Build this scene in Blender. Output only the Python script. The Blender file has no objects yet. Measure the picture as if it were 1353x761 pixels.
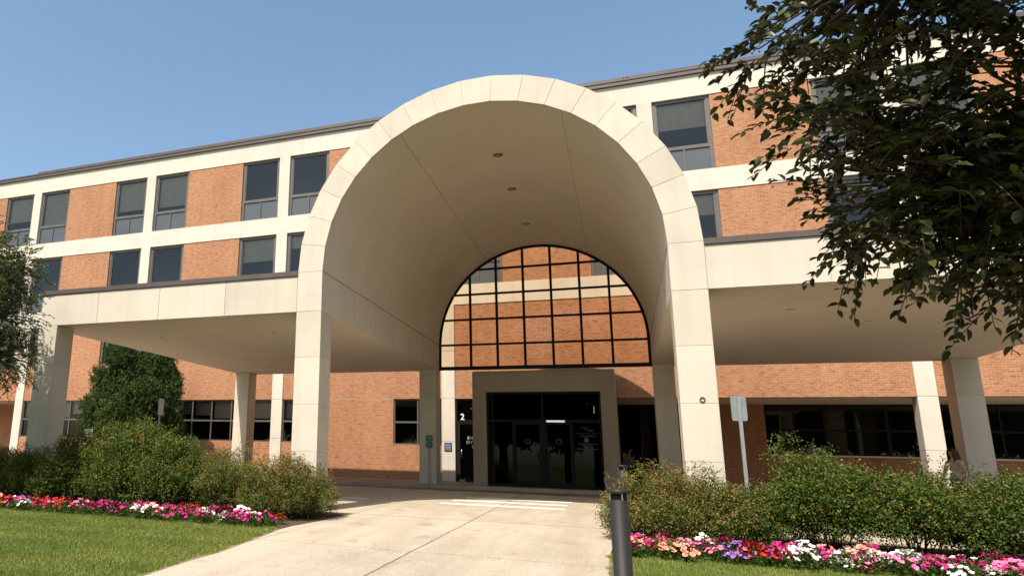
import bpy, bmesh, math, random
import numpy as np
from mathutils import Vector, Matrix, noise as mnoise

R = math.radians
sc = bpy.context.scene
COL = sc.collection
random.seed(7)

# ------------------------------------------------------------------ camera
cam_d = bpy.data.cameras.new('camera')
cam = bpy.data.objects.new('camera', cam_d)
COL.objects.link(cam)
cam.location = (2.7195, -14.8881, 0.8487)
cam.rotation_euler = (1.7938, -0.0282, 0.3897)
cam_d.sensor_fit = 'HORIZONTAL'
cam_d.sensor_width = 36.0
cam_d.lens = 928.79 / 1353 * 36
cam_d.shift_x = (676.5 - 436.19) / 1353
cam_d.shift_y = (392.88 - 380.5) / 1353
cam_d.clip_start = 0.05
cam_d.clip_end = 3000
sc.camera = cam

# ------------------------------------------------------------------ sky, sun, exposure
SUNDIR = Vector((0.156, 0.685, -1.0)).normalized()        # way the light travels
elev = math.asin(-SUNDIR.z)
w = bpy.data.worlds.new('World')
sc.world = w
w.use_nodes = True
nt = w.node_tree
nt.nodes.clear()
sky = nt.nodes.new('ShaderNodeTexSky')
sky.sky_type = 'NISHITA'
sky.sun_disc = False
sky.sun_elevation = elev
sky.sun_rotation = math.atan2(-SUNDIR.x, -SUNDIR.y)
sky.air_density = 1.0
sky.dust_density = 2.4
sky.ozone_density = 0.35
bg = nt.nodes.new('ShaderNodeBackground')
bg.inputs['Strength'].default_value = 0.125
wo = nt.nodes.new('ShaderNodeOutputWorld')
tone = nt.nodes.new('ShaderNodeMix'); tone.data_type = 'RGBA'; tone.blend_type = 'MULTIPLY'
tone.inputs[0].default_value = 1.0; tone.inputs[7].default_value = (0.93, 1.03, 1.01, 1)     # hazy, slightly cyan air
nt.links.new(sky.outputs[0], tone.inputs[6]); nt.links.new(tone.outputs[2], bg.inputs[0])
nt.links.new(bg.outputs[0], wo.inputs[0])

sun_d = bpy.data.lights.new('sun', 'SUN')
sun_d.energy = 4.0
sun_d.angle = R(0.53)
sun_d.color = (1.0, 0.925, 0.815)
sun = bpy.data.objects.new('sun', sun_d)
COL.objects.link(sun)
sun.rotation_euler = SUNDIR.to_track_quat('-Z', 'Y').to_euler()
sun.location = (-5, -20, 30)

sc.view_settings.view_transform = 'Standard'
sc.view_settings.look = 'None'
sc.view_settings.exposure = 0.76
sc.view_settings.gamma = 1.0
sc.view_settings.use_curve_mapping = False
sc.render.engine = 'CYCLES'
sc.cycles.max_bounces = 8
sc.cycles.diffuse_bounces = 4
sc.cycles.transparent_max_bounces = 12
sc.cycles.use_denoising = True

# ------------------------------------------------------------------ material helpers
def mat(name):
    m = bpy.data.materials.new(name)
    m.use_nodes = True
    n = m.node_tree
    b = n.nodes['Principled BSDF']
    return m, n, b

def N(n, t, **kw):
    x = n.nodes.new(t)
    for k, v in kw.items():
        if hasattr(x, k):
            setattr(x, k, v)
        else:
            x.inputs[k].default_value = v
    return x

def L(n, a, b):
    n.links.new(a, b)

def ramp(n, fac, stops):
    r = n.nodes.new('ShaderNodeValToRGB')
    e = r.color_ramp.elements
    e[0].position, e[0].color = stops[0][0], (*stops[0][1], 1)
    e[1].position, e[1].color = stops[-1][0], (*stops[-1][1], 1)
    for p, c in stops[1:-1]:
        q = e.new(p)
        q.color = (*c, 1)
    if fac is not None:
        L(n, fac, r.inputs[0])
    return r

def objco(n):
    t = n.nodes.new('ShaderNodeTexCoord')
    return t.outputs['Object']

def mixc(n, fac, a, b, mode='MIX'):
    m = n.nodes.new('ShaderNodeMix')
    m.data_type = 'RGBA'
    m.blend_type = mode
    if isinstance(fac, (int, float)):
        m.inputs[0].default_value = fac
    else:
        L(n, fac, m.inputs[0])
    for s, v in ((m.inputs[6], a), (m.inputs[7], b)):
        if isinstance(v, tuple):
            s.default_value = (*v, 1)
        else:
            L(n, v, s)
    return m.outputs[2]

def bump(n, b, height, strength=0.3, dist=0.02):
    k = n.nodes.new('ShaderNodeBump')
    k.inputs['Strength'].default_value = strength
    k.inputs['Distance'].default_value = dist
    L(n, height, k.inputs['Height'])
    L(n, k.outputs[0], b.inputs['Normal'])

def plain(name, col, rough=0.6, metal=0.0, vary=0.12, scale=6.0, spec=0.5, bmp=0.0):
    m, n, b = mat(name)
    t = N(n, 'ShaderNodeTexNoise')
    t.inputs['Scale'].default_value = scale
    t.inputs['Detail'].default_value = 5
    L(n, objco(n), t.inputs['Vector'])
    a = tuple(c * (1 - vary) for c in col)
    z = tuple(min(1, c * (1 + vary)) for c in col)
    r = ramp(n, t.outputs[0], [(0.3, a), (0.7, z)])
    L(n, r.outputs[0], b.inputs['Base Color'])
    b.inputs['Roughness'].default_value = rough
    b.inputs['Metallic'].default_value = metal
    b.inputs['Specular IOR Level'].default_value = spec
    if bmp:
        bump(n, b, t.outputs[0], bmp, 0.01)
    return m

def stone(name, col, fine=60.0, bmp=0.25, stain=0.10, spots=0.0):
    """precast stone / stucco: fine grain, broad mottling and faint vertical weather streaks"""
    m, n, b = mat(name)
    co = objco(n)
    g = N(n, 'ShaderNodeTexNoise'); g.inputs['Scale'].default_value = fine; g.inputs['Detail'].default_value = 3
    L(n, co, g.inputs['Vector'])
    br = N(n, 'ShaderNodeTexNoise'); br.inputs['Scale'].default_value = 0.9; br.inputs['Detail'].default_value = 6
    L(n, co, br.inputs['Vector'])
    mp = N(n, 'ShaderNodeMapping'); mp.inputs['Scale'].default_value = (3.0, 3.0, 0.16)
    L(n, co, mp.inputs['Vector'])
    st = N(n, 'ShaderNodeTexNoise'); st.inputs['Scale'].default_value = 1.4; st.inputs['Detail'].default_value = 6
    L(n, mp.outputs[0], st.inputs['Vector'])
    c1 = ramp(n, br.outputs[0], [(0.28, tuple(c * (1 - stain) for c in col)), (0.5, col), (0.75, tuple(min(1, c * 1.06) for c in col))])
    dk = tuple(c * f for c, f in zip(col, (0.80, 0.76, 0.70)))
    sr = ramp(n, st.outputs[0], [(0.5, (0, 0, 0)), (0.78, (stain * 4, stain * 4, stain * 4))])
    c2 = mixc(n, sr.outputs[0], c1.outputs[0], dk)
    gr = ramp(n, g.outputs[0], [(0.3, (0.88, 0.87, 0.85)), (0.65, (1.0, 1.0, 1.0))])
    c3 = mixc(n, 1.0, c2, gr.outputs[0], 'MULTIPLY')
    gi = n.nodes.new('ShaderNodeNewGeometry')
    pr = ramp(n, gi.outputs['Random Per Island'], [(0.0, (0.93, 0.92, 0.90)), (0.5, (1, 1, 1)), (1.0, (1.04, 1.035, 1.02))])
    c3 = mixc(n, 1.0, c3, pr.outputs[0], 'MULTIPLY')
    L(n, c3, b.inputs['Base Color'])
    b.inputs['Roughness'].default_value = 0.85
    b.inputs['Specular IOR Level'].default_value = 0.25
    bump(n, b, g.outputs[0], bmp, 0.006)
    return m

def brick(name, c1, c2, mortar, axis='xz'):
    m, n, b = mat(name)
    co = objco(n)
    sp = N(n, 'ShaderNodeSeparateXYZ'); L(n, co, sp.inputs[0])
    cb = N(n, 'ShaderNodeCombineXYZ')
    L(n, sp.outputs[0 if axis == 'xz' else 1], cb.inputs[0]); L(n, sp.outputs[2], cb.inputs[1])
    bt = N(n, 'ShaderNodeTexBrick')
    bt.inputs['Scale'].default_value = 1.0
    bt.inputs['Brick Width'].default_value = 0.215
    bt.inputs['Row Height'].default_value = 0.0805
    bt.inputs['Mortar Size'].default_value = 0.008
    bt.inputs['Mortar Smooth'].default_value = 0.3
    bt.inputs['Bias'].default_value = -0.15
    bt.inputs['Color1'].default_value = (*c1, 1)
    bt.inputs['Color2'].default_value = (*c2, 1)
    bt.inputs['Mortar'].default_value = (*mortar, 1)
    L(n, cb.outputs[0], bt.inputs['Vector'])
    # per brick tone: noise sampled on the brick grid
    mp = N(n, 'ShaderNodeMapping'); mp.inputs['Scale'].default_value = (4.6, 12.4, 1)
    L(n, cb.outputs[0], mp.inputs['Vector'])
    t = N(n, 'ShaderNodeTexNoise'); t.inputs['Scale'].default_value = 1.0; t.inputs['Detail'].default_value = 1.5
    L(n, mp.outputs[0], t.inputs['Vector'])
    r = ramp(n, t.outputs[0], [(0.26, (0.66, 0.60, 0.60)), (0.42, (0.93, 0.92, 0.92)), (0.62, (1.05, 1.04, 1.02)), (0.78, (1.18, 1.14, 1.08))])
    br = N(n, 'ShaderNodeTexNoise'); br.inputs['Scale'].default_value = 0.35; br.inputs['Detail'].default_value = 5
    L(n, co, br.inputs['Vector'])
    r2 = ramp(n, br.outputs[0], [(0.3, (0.88, 0.87, 0.87)), (0.7, (1.08, 1.08, 1.08))])
    x = mixc(n, 1.0, bt.outputs[0], r.outputs[0], 'MULTIPLY')
    x = mixc(n, 1.0, x, r2.outputs[0], 'MULTIPLY')
    ms = N(n, 'ShaderNodeMapping'); ms.inputs['Scale'].default_value = (1.6, 1.6, 0.14)
    L(n, co, ms.inputs['Vector'])
    sk = N(n, 'ShaderNodeTexNoise'); sk.inputs['Scale'].default_value = 1.2; sk.inputs['Detail'].default_value = 7
    L(n, ms.outputs[0], sk.inputs['Vector'])
    x = mixc(n, 1.0, x, ramp(n, sk.outputs[0], [(0.32, (0.92, 0.91, 0.90)), (0.5, (1, 1, 1))]).outputs[0], 'MULTIPLY')
    L(n, x, b.inputs['Base Color'])
    b.inputs['Roughness'].default_value = 0.9
    b.inputs['Specular IOR Level'].default_value = 0.2
    inv = N(n, 'ShaderNodeMath', operation='SUBTRACT'); inv.inputs[0].default_value = 1.0
    L(n, bt.outputs['Fac'], inv.inputs[1])
    bump(n, b, inv.outputs[0], 0.5, 0.008)
    return m

def glass(name, tint, ior=1.5, rough=0.0, extra=0.0):
    m = bpy.data.materials.new(name); m.use_nodes = True
    n = m.node_tree; n.nodes.clear()
    o = n.nodes.new('ShaderNodeOutputMaterial')
    tr = N(n, 'ShaderNodeBsdfTransparent'); tr.inputs[0].default_value = (*tint, 1)
    gl = N(n, 'ShaderNodeBsdfGlossy'); gl.inputs['Roughness'].default_value = rough
    gl.inputs[0].default_value = (0.9, 0.93, 0.95, 1)
    fr = N(n, 'ShaderNodeFresnel'); fr.inputs['IOR'].default_value = ior
    ad = N(n, 'ShaderNodeMath', operation='ADD', use_clamp=True); ad.inputs[1].default_value = extra
    L(n, fr.outputs[0], ad.inputs[0])
    # very slight waviness of the sheet
    t = N(n, 'ShaderNodeTexNoise'); t.inputs['Scale'].default_value = 0.8
    L(n, objco(n), t.inputs['Vector'])
    bp = N(n, 'ShaderNodeBump'); bp.inputs['Strength'].default_value = 0.06; bp.inputs['Distance'].default_value = 0.02
    L(n, t.outputs[0], bp.inputs['Height']); L(n, bp.outputs[0], gl.inputs['Normal'])
    mx = N(n, 'ShaderNodeMixShader')
    L(n, ad.outputs[0], mx.inputs[0]); L(n, tr.outputs[0], mx.inputs[1]); L(n, gl.outputs[0], mx.inputs[2])
    L(n, mx.outputs[0], o.inputs[0])
    return m

def leafmat(name, cols, rough=0.55, trans=0.30, spec=0.22):
    """foliage: one tone per leaf (random per island), light passing through"""
    m, n, b = mat(name)
    gi = n.nodes.new('ShaderNodeNewGeometry')
    k = len(cols)
    r = ramp(n, gi.outputs['Random Per Island'], [(i / (k - 1), c) for i, c in enumerate(cols)])
    t = N(n, 'ShaderNodeTexNoise'); t.inputs['Scale'].default_value = 2.2; t.inputs['Detail'].default_value = 3
    L(n, objco(n), t.inputs['Vector'])
    r2 = ramp(n, t.outputs[0], [(0.3, (0.7, 0.74, 0.7)), (0.7, (1.22, 1.16, 1.05))])
    x = mixc(n, 1.0, r.outputs[0], r2.outputs[0], 'MULTIPLY')
    L(n, x, b.inputs['Base Color'])
    b.inputs['Roughness'].default_value = rough
    b.inputs['Specular IOR Level'].default_value = spec
    td = N(n, 'ShaderNodeBsdfTranslucent')
    y = mixc(n, 1.0, x, (1.3, 1.45, 0.6), 'MULTIPLY')
    L(n, y, td.inputs[0])
    mx = N(n, 'ShaderNodeMixShader'); mx.inputs[0].default_value = trans
    out = n.nodes['Material Output']
    L(n, b.outputs[0], mx.inputs[1]); L(n, td.outputs[0], mx.inputs[2]); L(n, mx.outputs[0], out.inputs[0])
    return m

def emit(name, col, s):
    m, n, b = mat(name)
    b.inputs['Base Color'].default_value = (*col, 1)
    b.inputs['Emission Color'].default_value = (*col, 1)
    b.inputs['Emission Strength'].default_value = s
    return m

M = {}
M['brick'] = brick('orange_brick', (0.385, 0.178, 0.092), (0.325, 0.140, 0.070), (0.43, 0.275, 0.175))
M['white'] = stone('white_precast', (0.58, 0.525, 0.45), 40, 0.15, 0.09)
M['stone'] = stone('limestone', (0.57, 0.51, 0.425), 55, 0.4, 0.10)
M['stone2'] = stone('limestone_shade_tone', (0.36, 0.305, 0.235), 45, 0.3, 0.10)  # limestone copy for the vestibule, darkened to put porch shade into its colour
M['stucco'] = stone('stucco_soffit', (0.60, 0.53, 0.44), 70, 0.2, 0.05)
M['coping'] = plain('brown_metal', (0.085, 0.060, 0.052), 0.45, 0.0, 0.1, 2.0)
M['frame'] = plain('bronze_frame', (0.105, 0.090, 0.078), 0.45, 0.1, 0.1, 3.0)
M['black'] = plain('black_metal', (0.008, 0.007, 0.007), 0.6, 0.0, 0.2, 5.0, 0.2)
M['glass'] = glass('window_glass', (0.66, 0.66, 0.64), 1.45, 0.0, 0.01)
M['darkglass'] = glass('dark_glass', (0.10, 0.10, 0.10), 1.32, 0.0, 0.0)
M['archglass'] = glass('bronze_tinted_glass', (0.80, 0.68, 0.54), 1.30, 0.0, 0.0)
M['spandrel'] = plain('slate_panel', (0.070, 0.077, 0.085), 0.35, 0.0, 0.1, 1.0)
M['blind'] = plain('roller_blind', (0.62, 0.53, 0.42), 0.9, 0, 0.06, 3.0)
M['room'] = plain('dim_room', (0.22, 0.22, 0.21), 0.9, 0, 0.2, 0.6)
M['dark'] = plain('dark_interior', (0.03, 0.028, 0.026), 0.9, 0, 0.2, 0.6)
M['bollard'] = plain('bollard_paint', (0.019, 0.016, 0.015), 0.5, 0.0, 0.15, 8.0, 0.35)
M['galv'] = plain('galvanised_steel', (0.36, 0.38, 0.37), 0.5, 0.5, 0.12, 9.0)
M['signback'] = plain('sign_back', (0.27, 0.29, 0.29), 0.5, 0.3, 0.1, 5.0)
M['signlight'] = plain('sign_back_light', (0.48, 0.50, 0.50), 0.45, 0.1, 0.06, 5.0)
M['signwhite'] = plain('sign_white', (0.75, 0.75, 0.72), 0.5, 0, 0.05, 5.0)
M['green'] = plain('sign_green', (0.03, 0.17, 0.13), 0.5, 0, 0.05, 5.0)
M['plaque'] = plain('plaque_blue_grey', (0.13, 0.16, 0.24), 0.35, 0, 0.3, 18.0)
M['letter'] = plain('white_vinyl', (0.80, 0.80, 0.78), 0.6, 0, 0.03, 3.0)
M['faint'] = plain('frosted_vinyl', (0.09, 0.094, 0.088), 0.7, 0, 0.1, 30.0)
M['joint'] = plain('joint_sealant', (0.31, 0.255, 0.19), 0.9, 0, 0.2, 4.0)
M['membrane'] = plain('roof_membrane', (0.40, 0.37, 0.32), 0.8, 0, 0.1, 1.0)
M['steel'] = plain('brushed_steel', (0.55, 0.55, 0.55), 0.3, 0.9, 0.05, 20.0)
M['bark'] = plain('bark', (0.085, 0.065, 0.05), 0.9, 0, 0.35, 14.0, 0.2, 0.6)
M['twig'] = plain('twig', (0.12, 0.085, 0.065), 0.9, 0, 0.3, 14.0, 0.2)
M['mulch'] = plain('bark_mulch', (0.085, 0.058, 0.042), 0.95, 0, 0.5, 22.0, 0.1, 0.8)
M['lamp'] = plain('lamp_lens', (0.75, 0.74, 0.70), 0.3, 0, 0.03, 5.0)

def concrete(name, col, seams=()):
    m, n, b = mat(name)
    co = objco(n)
    a = N(n, 'ShaderNodeTexNoise'); a.inputs['Scale'].default_value = 0.45; a.inputs['Detail'].default_value = 8; a.inputs['Roughness'].default_value = 0.6
    L(n, co, a.inputs['Vector'])
    g = N(n, 'ShaderNodeTexNoise'); g.inputs['Scale'].default_value = 38; g.inputs['Detail'].default_value = 4
    L(n, co, g.inputs['Vector'])
    v = N(n, 'ShaderNodeTexVoronoi'); v.inputs['Scale'].default_value = 16
    L(n, co, v.inputs['Vector'])
    c = ramp(n, a.outputs[0], [(0.25, tuple(x * 0.80 for x in col)), (0.5, col), (0.75, tuple(x * 1.10 for x in col))]).outputs[0]
    c = mixc(n, 1.0, c, ramp(n, g.outputs[0], [(0.30, (0.70, 0.69, 0.68)), (0.62, (1.04, 1.04, 1.04))]).outputs[0], 'MULTIPLY')
    c = mixc(n, 1.0, c, ramp(n, v.outputs['Distance'], [(0.0, (0.82, 0.80, 0.78)), (0.16, (1, 1, 1))]).outputs[0], 'MULTIPLY')
    # oil and rain stains with their own shape
    s = N(n, 'ShaderNodeTexNoise'); s.inputs['Scale'].default_value = 1.7; s.inputs['Detail'].default_value = 9; s.inputs['Roughness'].default_value = 0.7
    L(n, co, s.inputs['Vector'])
    c = mixc(n, 1.0, c, ramp(n, s.outputs[0], [(0.32, (0.78, 0.75, 0.72)), (0.43, (1, 1, 1))]).outputs[0], 'MULTIPLY')
    nz = N(n, 'ShaderNodeTexNoise'); nz.inputs['Scale'].default_value = 1.1; nz.inputs['Detail'].default_value = 5
    L(n, co, nz.inputs['Vector'])
    wc = mixc(n, 0.35, co, nz.outputs['Color'])
    ck = N(n, 'ShaderNodeTexVoronoi', feature='DISTANCE_TO_EDGE'); ck.inputs['Scale'].default_value = 0.33
    L(n, wc, ck.inputs['Vector'])
    c = mixc(n, 1.0, c, ramp(n, ck.outputs['Distance'], [(0.0, (0.85, 0.82, 0.79)), (0.004, (1, 1, 1))]).outputs[0], 'MULTIPLY')
    mt = N(n, 'ShaderNodeMapping'); mt.inputs['Scale'].default_value = (1.1, 0.10, 1.0)
    L(n, co, mt.inputs['Vector'])
    tw = N(n, 'ShaderNodeTexNoise'); tw.inputs['Scale'].default_value = 1.3; tw.inputs['Detail'].default_value = 4
    L(n, mt.outputs[0], tw.inputs['Vector'])
    c = mixc(n, 1.0, c, ramp(n, tw.outputs[0], [(0.35, (0.86, 0.84, 0.82)), (0.55, (1, 1, 1))]).outputs[0], 'MULTIPLY')
    sp = N(n, 'ShaderNodeSeparateXYZ'); L(n, co, sp.inputs[0])
    wob = N(n, 'ShaderNodeTexNoise'); wob.inputs['Scale'].default_value = 3.0; wob.inputs['Detail'].default_value = 6
    L(n, co, wob.inputs['Vector'])
    for ax, p, wd in seams:
        d = N(n, 'ShaderNodeMath', operation='SUBTRACT'); L(n, sp.outputs[ax], d.inputs[0]); d.inputs[1].default_value = p
        wv = N(n, 'ShaderNodeMath', operation='MULTIPLY_ADD'); L(n, wob.outputs[0], wv.inputs[0]); wv.inputs[1].default_value = 0.05; L(n, d.outputs[0], wv.inputs[2])
        off = N(n, 'ShaderNodeMath', operation='SUBTRACT'); L(n, wv.outputs[0], off.inputs[0]); off.inputs[1].default_value = 0.025
        ab = N(n, 'ShaderNodeMath', operation='ABSOLUTE'); L(n, off.outputs[0], ab.inputs[0])
        k = ramp(n, ab.outputs[0], [(wd * 0.5, (0.42, 0.38, 0.34)), (wd, (1, 1, 1))])
        c = mixc(n, 1.0, c, k.outputs[0], 'MULTIPLY')
    L(n, c, b.inputs['Base Color'])
    b.inputs['Roughness'].default_value = 0.9
    b.inputs['Specular IOR Level'].default_value = 0.25
    bump(n, b, g.outputs[0], 0.25, 0.006)
    return m

M['drive'] = concrete('exposed_concrete', (0.46, 0.385, 0.295), [(0, -0.32, 0.022), (1, -4.2, 0.012), (1, 0.3, 0.014), (1, 8.6, 0.014), (0, -2.9, 0.010), (0, 2.45, 0.012)])
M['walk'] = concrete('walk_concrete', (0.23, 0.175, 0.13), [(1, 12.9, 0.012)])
M['kerb'] = concrete('kerb_concrete', (0.40, 0.35, 0.28))
M['paint'] = plain('road_paint', (0.74, 0.72, 0.66), 0.7, 0, 0.1, 7.0)

def grassmat(name, cols):
    m, n, b = mat(name)
    gi = n.nodes.new('ShaderNodeNewGeometry')
    co = objco(n)
    t = N(n, 'ShaderNodeTexNoise'); t.inputs['Scale'].default_value = 0.8; t.inputs['Detail'].default_value = 6
    L(n, co, t.inputs['Vector'])
    r = ramp(n, gi.outputs['Random Per Island'], [(0, cols[0]), (0.45, cols[1]), (0.85, cols[2]), (1.0, cols[3])])
    r2 = ramp(n, t.outputs[0], [(0.3, (0.76, 0.86, 0.72)), (0.7, (1.22, 1.10, 1.05))])
    x = mixc(n, 1.0, r.outputs[0], r2.outputs[0], 'MULTIPLY')
    L(n, x, b.inputs['Base Color'])
    b.inputs['Roughness'].default_value = 0.5
    td = N(n, 'ShaderNodeBsdfTranslucent'); L(n, x, td.inputs[0])
    mx = N(n, 'ShaderNodeMixShader'); mx.inputs[0].default_value = 0.3
    out = n.nodes['Material Output']
    L(n, b.outputs[0], mx.inputs[1]); L(n, td.outputs[0], mx.inputs[2]); L(n, mx.outputs[0], out.inputs[0])
    return m
M['grass'] = grassmat('grass_blades', [(0.120, 0.170, 0.022), (0.175, 0.228, 0.033), (0.235, 0.275, 0.055), (0.40, 0.34, 0.15)])
M['turf'] = plain('turf_soil', (0.105, 0.125, 0.03), 0.95, 0, 0.35, 9.0, 0.1, 0.5)

# ------------------------------------------------------------------ geometry helpers
class MB:
    def __init__(s):
        s.v, s.f, s.sm = [], [], []
    def add(s, vs, fs, smooth=False):
        o = len(s.v)
        s.v += [tuple(p) for p in vs]
        s.f += [tuple(i + o for i in f) for f in fs]
        s.sm += [smooth] * len(fs)
        return s
    def box(s, x0, x1, y0, y1, z0, z1):
        return s.add([(x0, y0, z0), (x1, y0, z0), (x1, y1, z0), (x0, y1, z0), (x0, y0, z1), (x1, y0, z1), (x1, y1, z1), (x0, y1, z1)],
                     [(0, 3, 2, 1), (4, 5, 6, 7), (0, 1, 5, 4), (1, 2, 6, 5), (2, 3, 7, 6), (3, 0, 4, 7)])
    def bbox(s, x0, x1, y0, y1, z0, z1, b=0.012):
        """box whose four upright edges and rims are chamfered"""
        bm = bmesh.new()
        bmesh.ops.create_cube(bm, size=1)
        for v in bm.verts:
            v.co = Vector(((x0 + x1) / 2 + v.co.x * (x1 - x0), (y0 + y1) / 2 + v.co.y * (y1 - y0), (z0 + z1) / 2 + v.co.z * (z1 - z0)))
        bmesh.ops.bevel(bm, geom=bm.edges[:], offset=b, segments=1, affect='EDGES', profile=0.5)
        bm.verts.index_update()
        s.add([v.co for v in bm.verts], [[v.index for v in f.verts] for f in bm.faces])
        bm.free()
        return s
    def cyl(s, c, r0, r1, h, n=20, axis='z', caps=True, smooth=True):
        vs = []
        for k, (rr, t) in enumerate(((r0, 0), (r1, h))):
            for i in range(n):
                a = 2 * math.pi * i / n
                p = (rr * math.cos(a), rr * math.sin(a), t)
                if axis == 'y': p = (p[0], p[2], p[1])
                if axis == 'x': p = (p[2], p[0], p[1])
                vs.append((c[0] + p[0], c[1] + p[1], c[2] + p[2]))
        fs = [(i, (i + 1) % n, n + (i + 1) % n, n + i) for i in range(n)]
        s.add(vs, fs, smooth)
        if caps:
            s.add(vs[:n], [tuple(reversed(range(n)))]); s.add(vs[n:], [tuple(range(n))])
        return s
    def tube(s, pts, rad, n=6, smooth=True):
        pts = [Vector(p) for p in pts]
        rads = rad if isinstance(rad, (list, tuple)) else [rad] * len(pts)
        vs = []
        up = Vector((0.3, 0.2, 1)).normalized()
        for i, p in enumerate(pts):
            d = (pts[min(i + 1, len(pts) - 1)] - pts[max(i - 1, 0)])
            d = d.normalized() if d.length > 1e-9 else Vector((0, 0, 1))
            u = up if abs(d.dot(up)) < 0.95 else Vector((1, 0, 0))
            a = d.cross(u).normalized(); c = d.cross(a)
            for k in range(n):
                t = 2 * math.pi * k / n
                vs.append(p + (a * math.cos(t) + c * math.sin(t)) * rads[i])
        fs = []
        for i in range(len(pts) - 1):
            for k in range(n):
                fs.append((i * n + k, i * n + (k + 1) % n, (i + 1) * n + (k + 1) % n, (i + 1) * n + k))
        fs.append(tuple(range(n)[::-1])); fs.append(tuple(range((len(pts) - 1) * n, len(pts) * n)))
        return s.add(vs, fs, smooth)
    def lathe(s, prof, c=(0, 0, 0), n=24, smooth=True):
        vs = [(c[0] + r * math.cos(2 * math.pi * i / n), c[1] + r * math.sin(2 * math.pi * i / n), c[2] + z) for r, z in prof for i in range(n)]
        fs = [(j * n + i, j * n + (i + 1) % n, (j + 1) * n + (i + 1) % n, (j + 1) * n + i) for j in range(len(prof) - 1) for i in range(n)]
        return s.add(vs, fs, smooth)
    def mesh(s, name, m, org=(0, 0, 0), fix=True):
        me = bpy.data.meshes.new(name)
        o = Vector(org)
        me.from_pydata([tuple(Vector(p) - o) for p in s.v], [], s.f)
        me.materials.append(m)
        me.polygons.foreach_set('use_smooth', s.sm)
        if fix:
            bm = bmesh.new(); bm.from_mesh(me)
            bmesh.ops.recalc_face_normals(bm, faces=bm.faces[:])
            bm.to_mesh(me); bm.free()
        me.update()
        return me
    def build(s, name, m, parent=None, org=None, fix=True):
        org = world_of(parent) if org is None else org
        me = s.mesh(name, m, org, fix)
        return link(name, me, parent, None if parent else org)

def world_of(o):
    p = Vector((0, 0, 0))
    while o is not None:
        p = p + Vector(o.location); o = o.parent
    return p

def link(name, data, parent=None, loc=None):
    o = bpy.data.objects.new(name, data)
    COL.objects.link(o)
    if parent: o.parent = parent
    if loc is not None: o.location = loc
    return o

def tag(o, label, cat, group=None, kind=None):
    o['label'] = label
    o['category'] = cat
    if group: o['group'] = group
    if kind: o['kind'] = kind
    return o

def thing(name, label, cat, loc=(0, 0, 0), rz=0, group=None):
    o = link(name, None, None, loc)
    o.empty_display_size = 0.2
    o.rotation_euler = (0, 0, rz)
    return tag(o, label, cat, group)

def struct(o):
    o['kind'] = 'structure'
    return o

def copy_tree(o, parent=None):
    c = o.copy(); COL.objects.link(c)
    if parent is not None: c.parent = parent
    for ch in list(o.children):
        copy_tree(ch, c)
    return c

def npmesh(name, V, F, m, smooth=False):
    """V (n,3) array, F (k,4) or (k,3) array"""
    me = bpy.data.meshes.new(name)
    V = np.ascontiguousarray(V, np.float32); F = np.ascontiguousarray(F, np.int32)
    k = F.shape[1]
    me.vertices.add(len(V)); me.vertices.foreach_set('co', V.ravel())
    me.loops.add(F.size); me.loops.foreach_set('vertex_index', F.ravel())
    me.polygons.add(len(F))
    me.polygons.foreach_set('loop_start', np.arange(0, F.size, k, dtype=np.int32))
    if smooth: me.polygons.foreach_set('use_smooth', np.ones(len(F), bool))
    me.materials.append(m)
    me.update(calc_edges=True); me.validate()
    return me

def text_mesh(body, size, m, name, parent, loc, rot=(R(90), 0, 0), align='CENTER', ext=0.002):
    cu = bpy.data.curves.new(name, 'FONT')
    cu.body = body; cu.size = size; cu.align_x = align; cu.extrude = ext
    cu.space_line = 0.95; cu.offset = size * 0.012
    o = bpy.data.objects.new(name, cu); COL.objects.link(o)
    dg = bpy.context.evaluated_depsgraph_get()
    me = bpy.data.meshes.new_from_object(o.evaluated_get(dg))
    COL.objects.unlink(o); bpy.data.objects.remove(o)
    me.name = name; me.materials.clear(); me.materials.append(m)
    t = link(name, me, parent, Vector(loc) - world_of(parent))
    t.rotation_euler = rot
    return t

# ------------------------------------------------------------------ ground
def gz(y):
    """height of the drive: level by the doors, falling 3 % towards the street"""
    return -0.12 + 0.03 * (min(y, 8.0) - 8.0)

def sheet(name, x0, x1, ys, m, dz=0.0, edge_l=None, edge_r=None):
    b = MB()
    vs = []
    for y in ys:
        a = edge_l(y) if edge_l else x0
        c = edge_r(y) if edge_r else x1
        vs += [(a, y, gz(y) + dz), (c, y, gz(y) + dz)]
    fs = [(2 * i, 2 * i + 1, 2 * i + 3, 2 * i + 2) for i in range(len(ys) - 1)]
    b.add(vs, fs)
    o = b.build(name, m, None, (0, 0, 0), fix=False)
    return struct(o)

def frange(a, b, n):
    return [a + (b - a) * i / (n - 1) for i in range(n)]

base = MB()
gy = [-900, -60, 8, 900]
base.add([(x, y, gz(max(y, -60)) - 0.03) for y in gy for x in (-900, 900)], [(2 * i, 2 * i + 1, 2 * i + 3, 2 * i + 2) for i in range(3)])
struct(base.build('ground', M['turf'], None, (0, 0, 0), fix=False))

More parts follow.
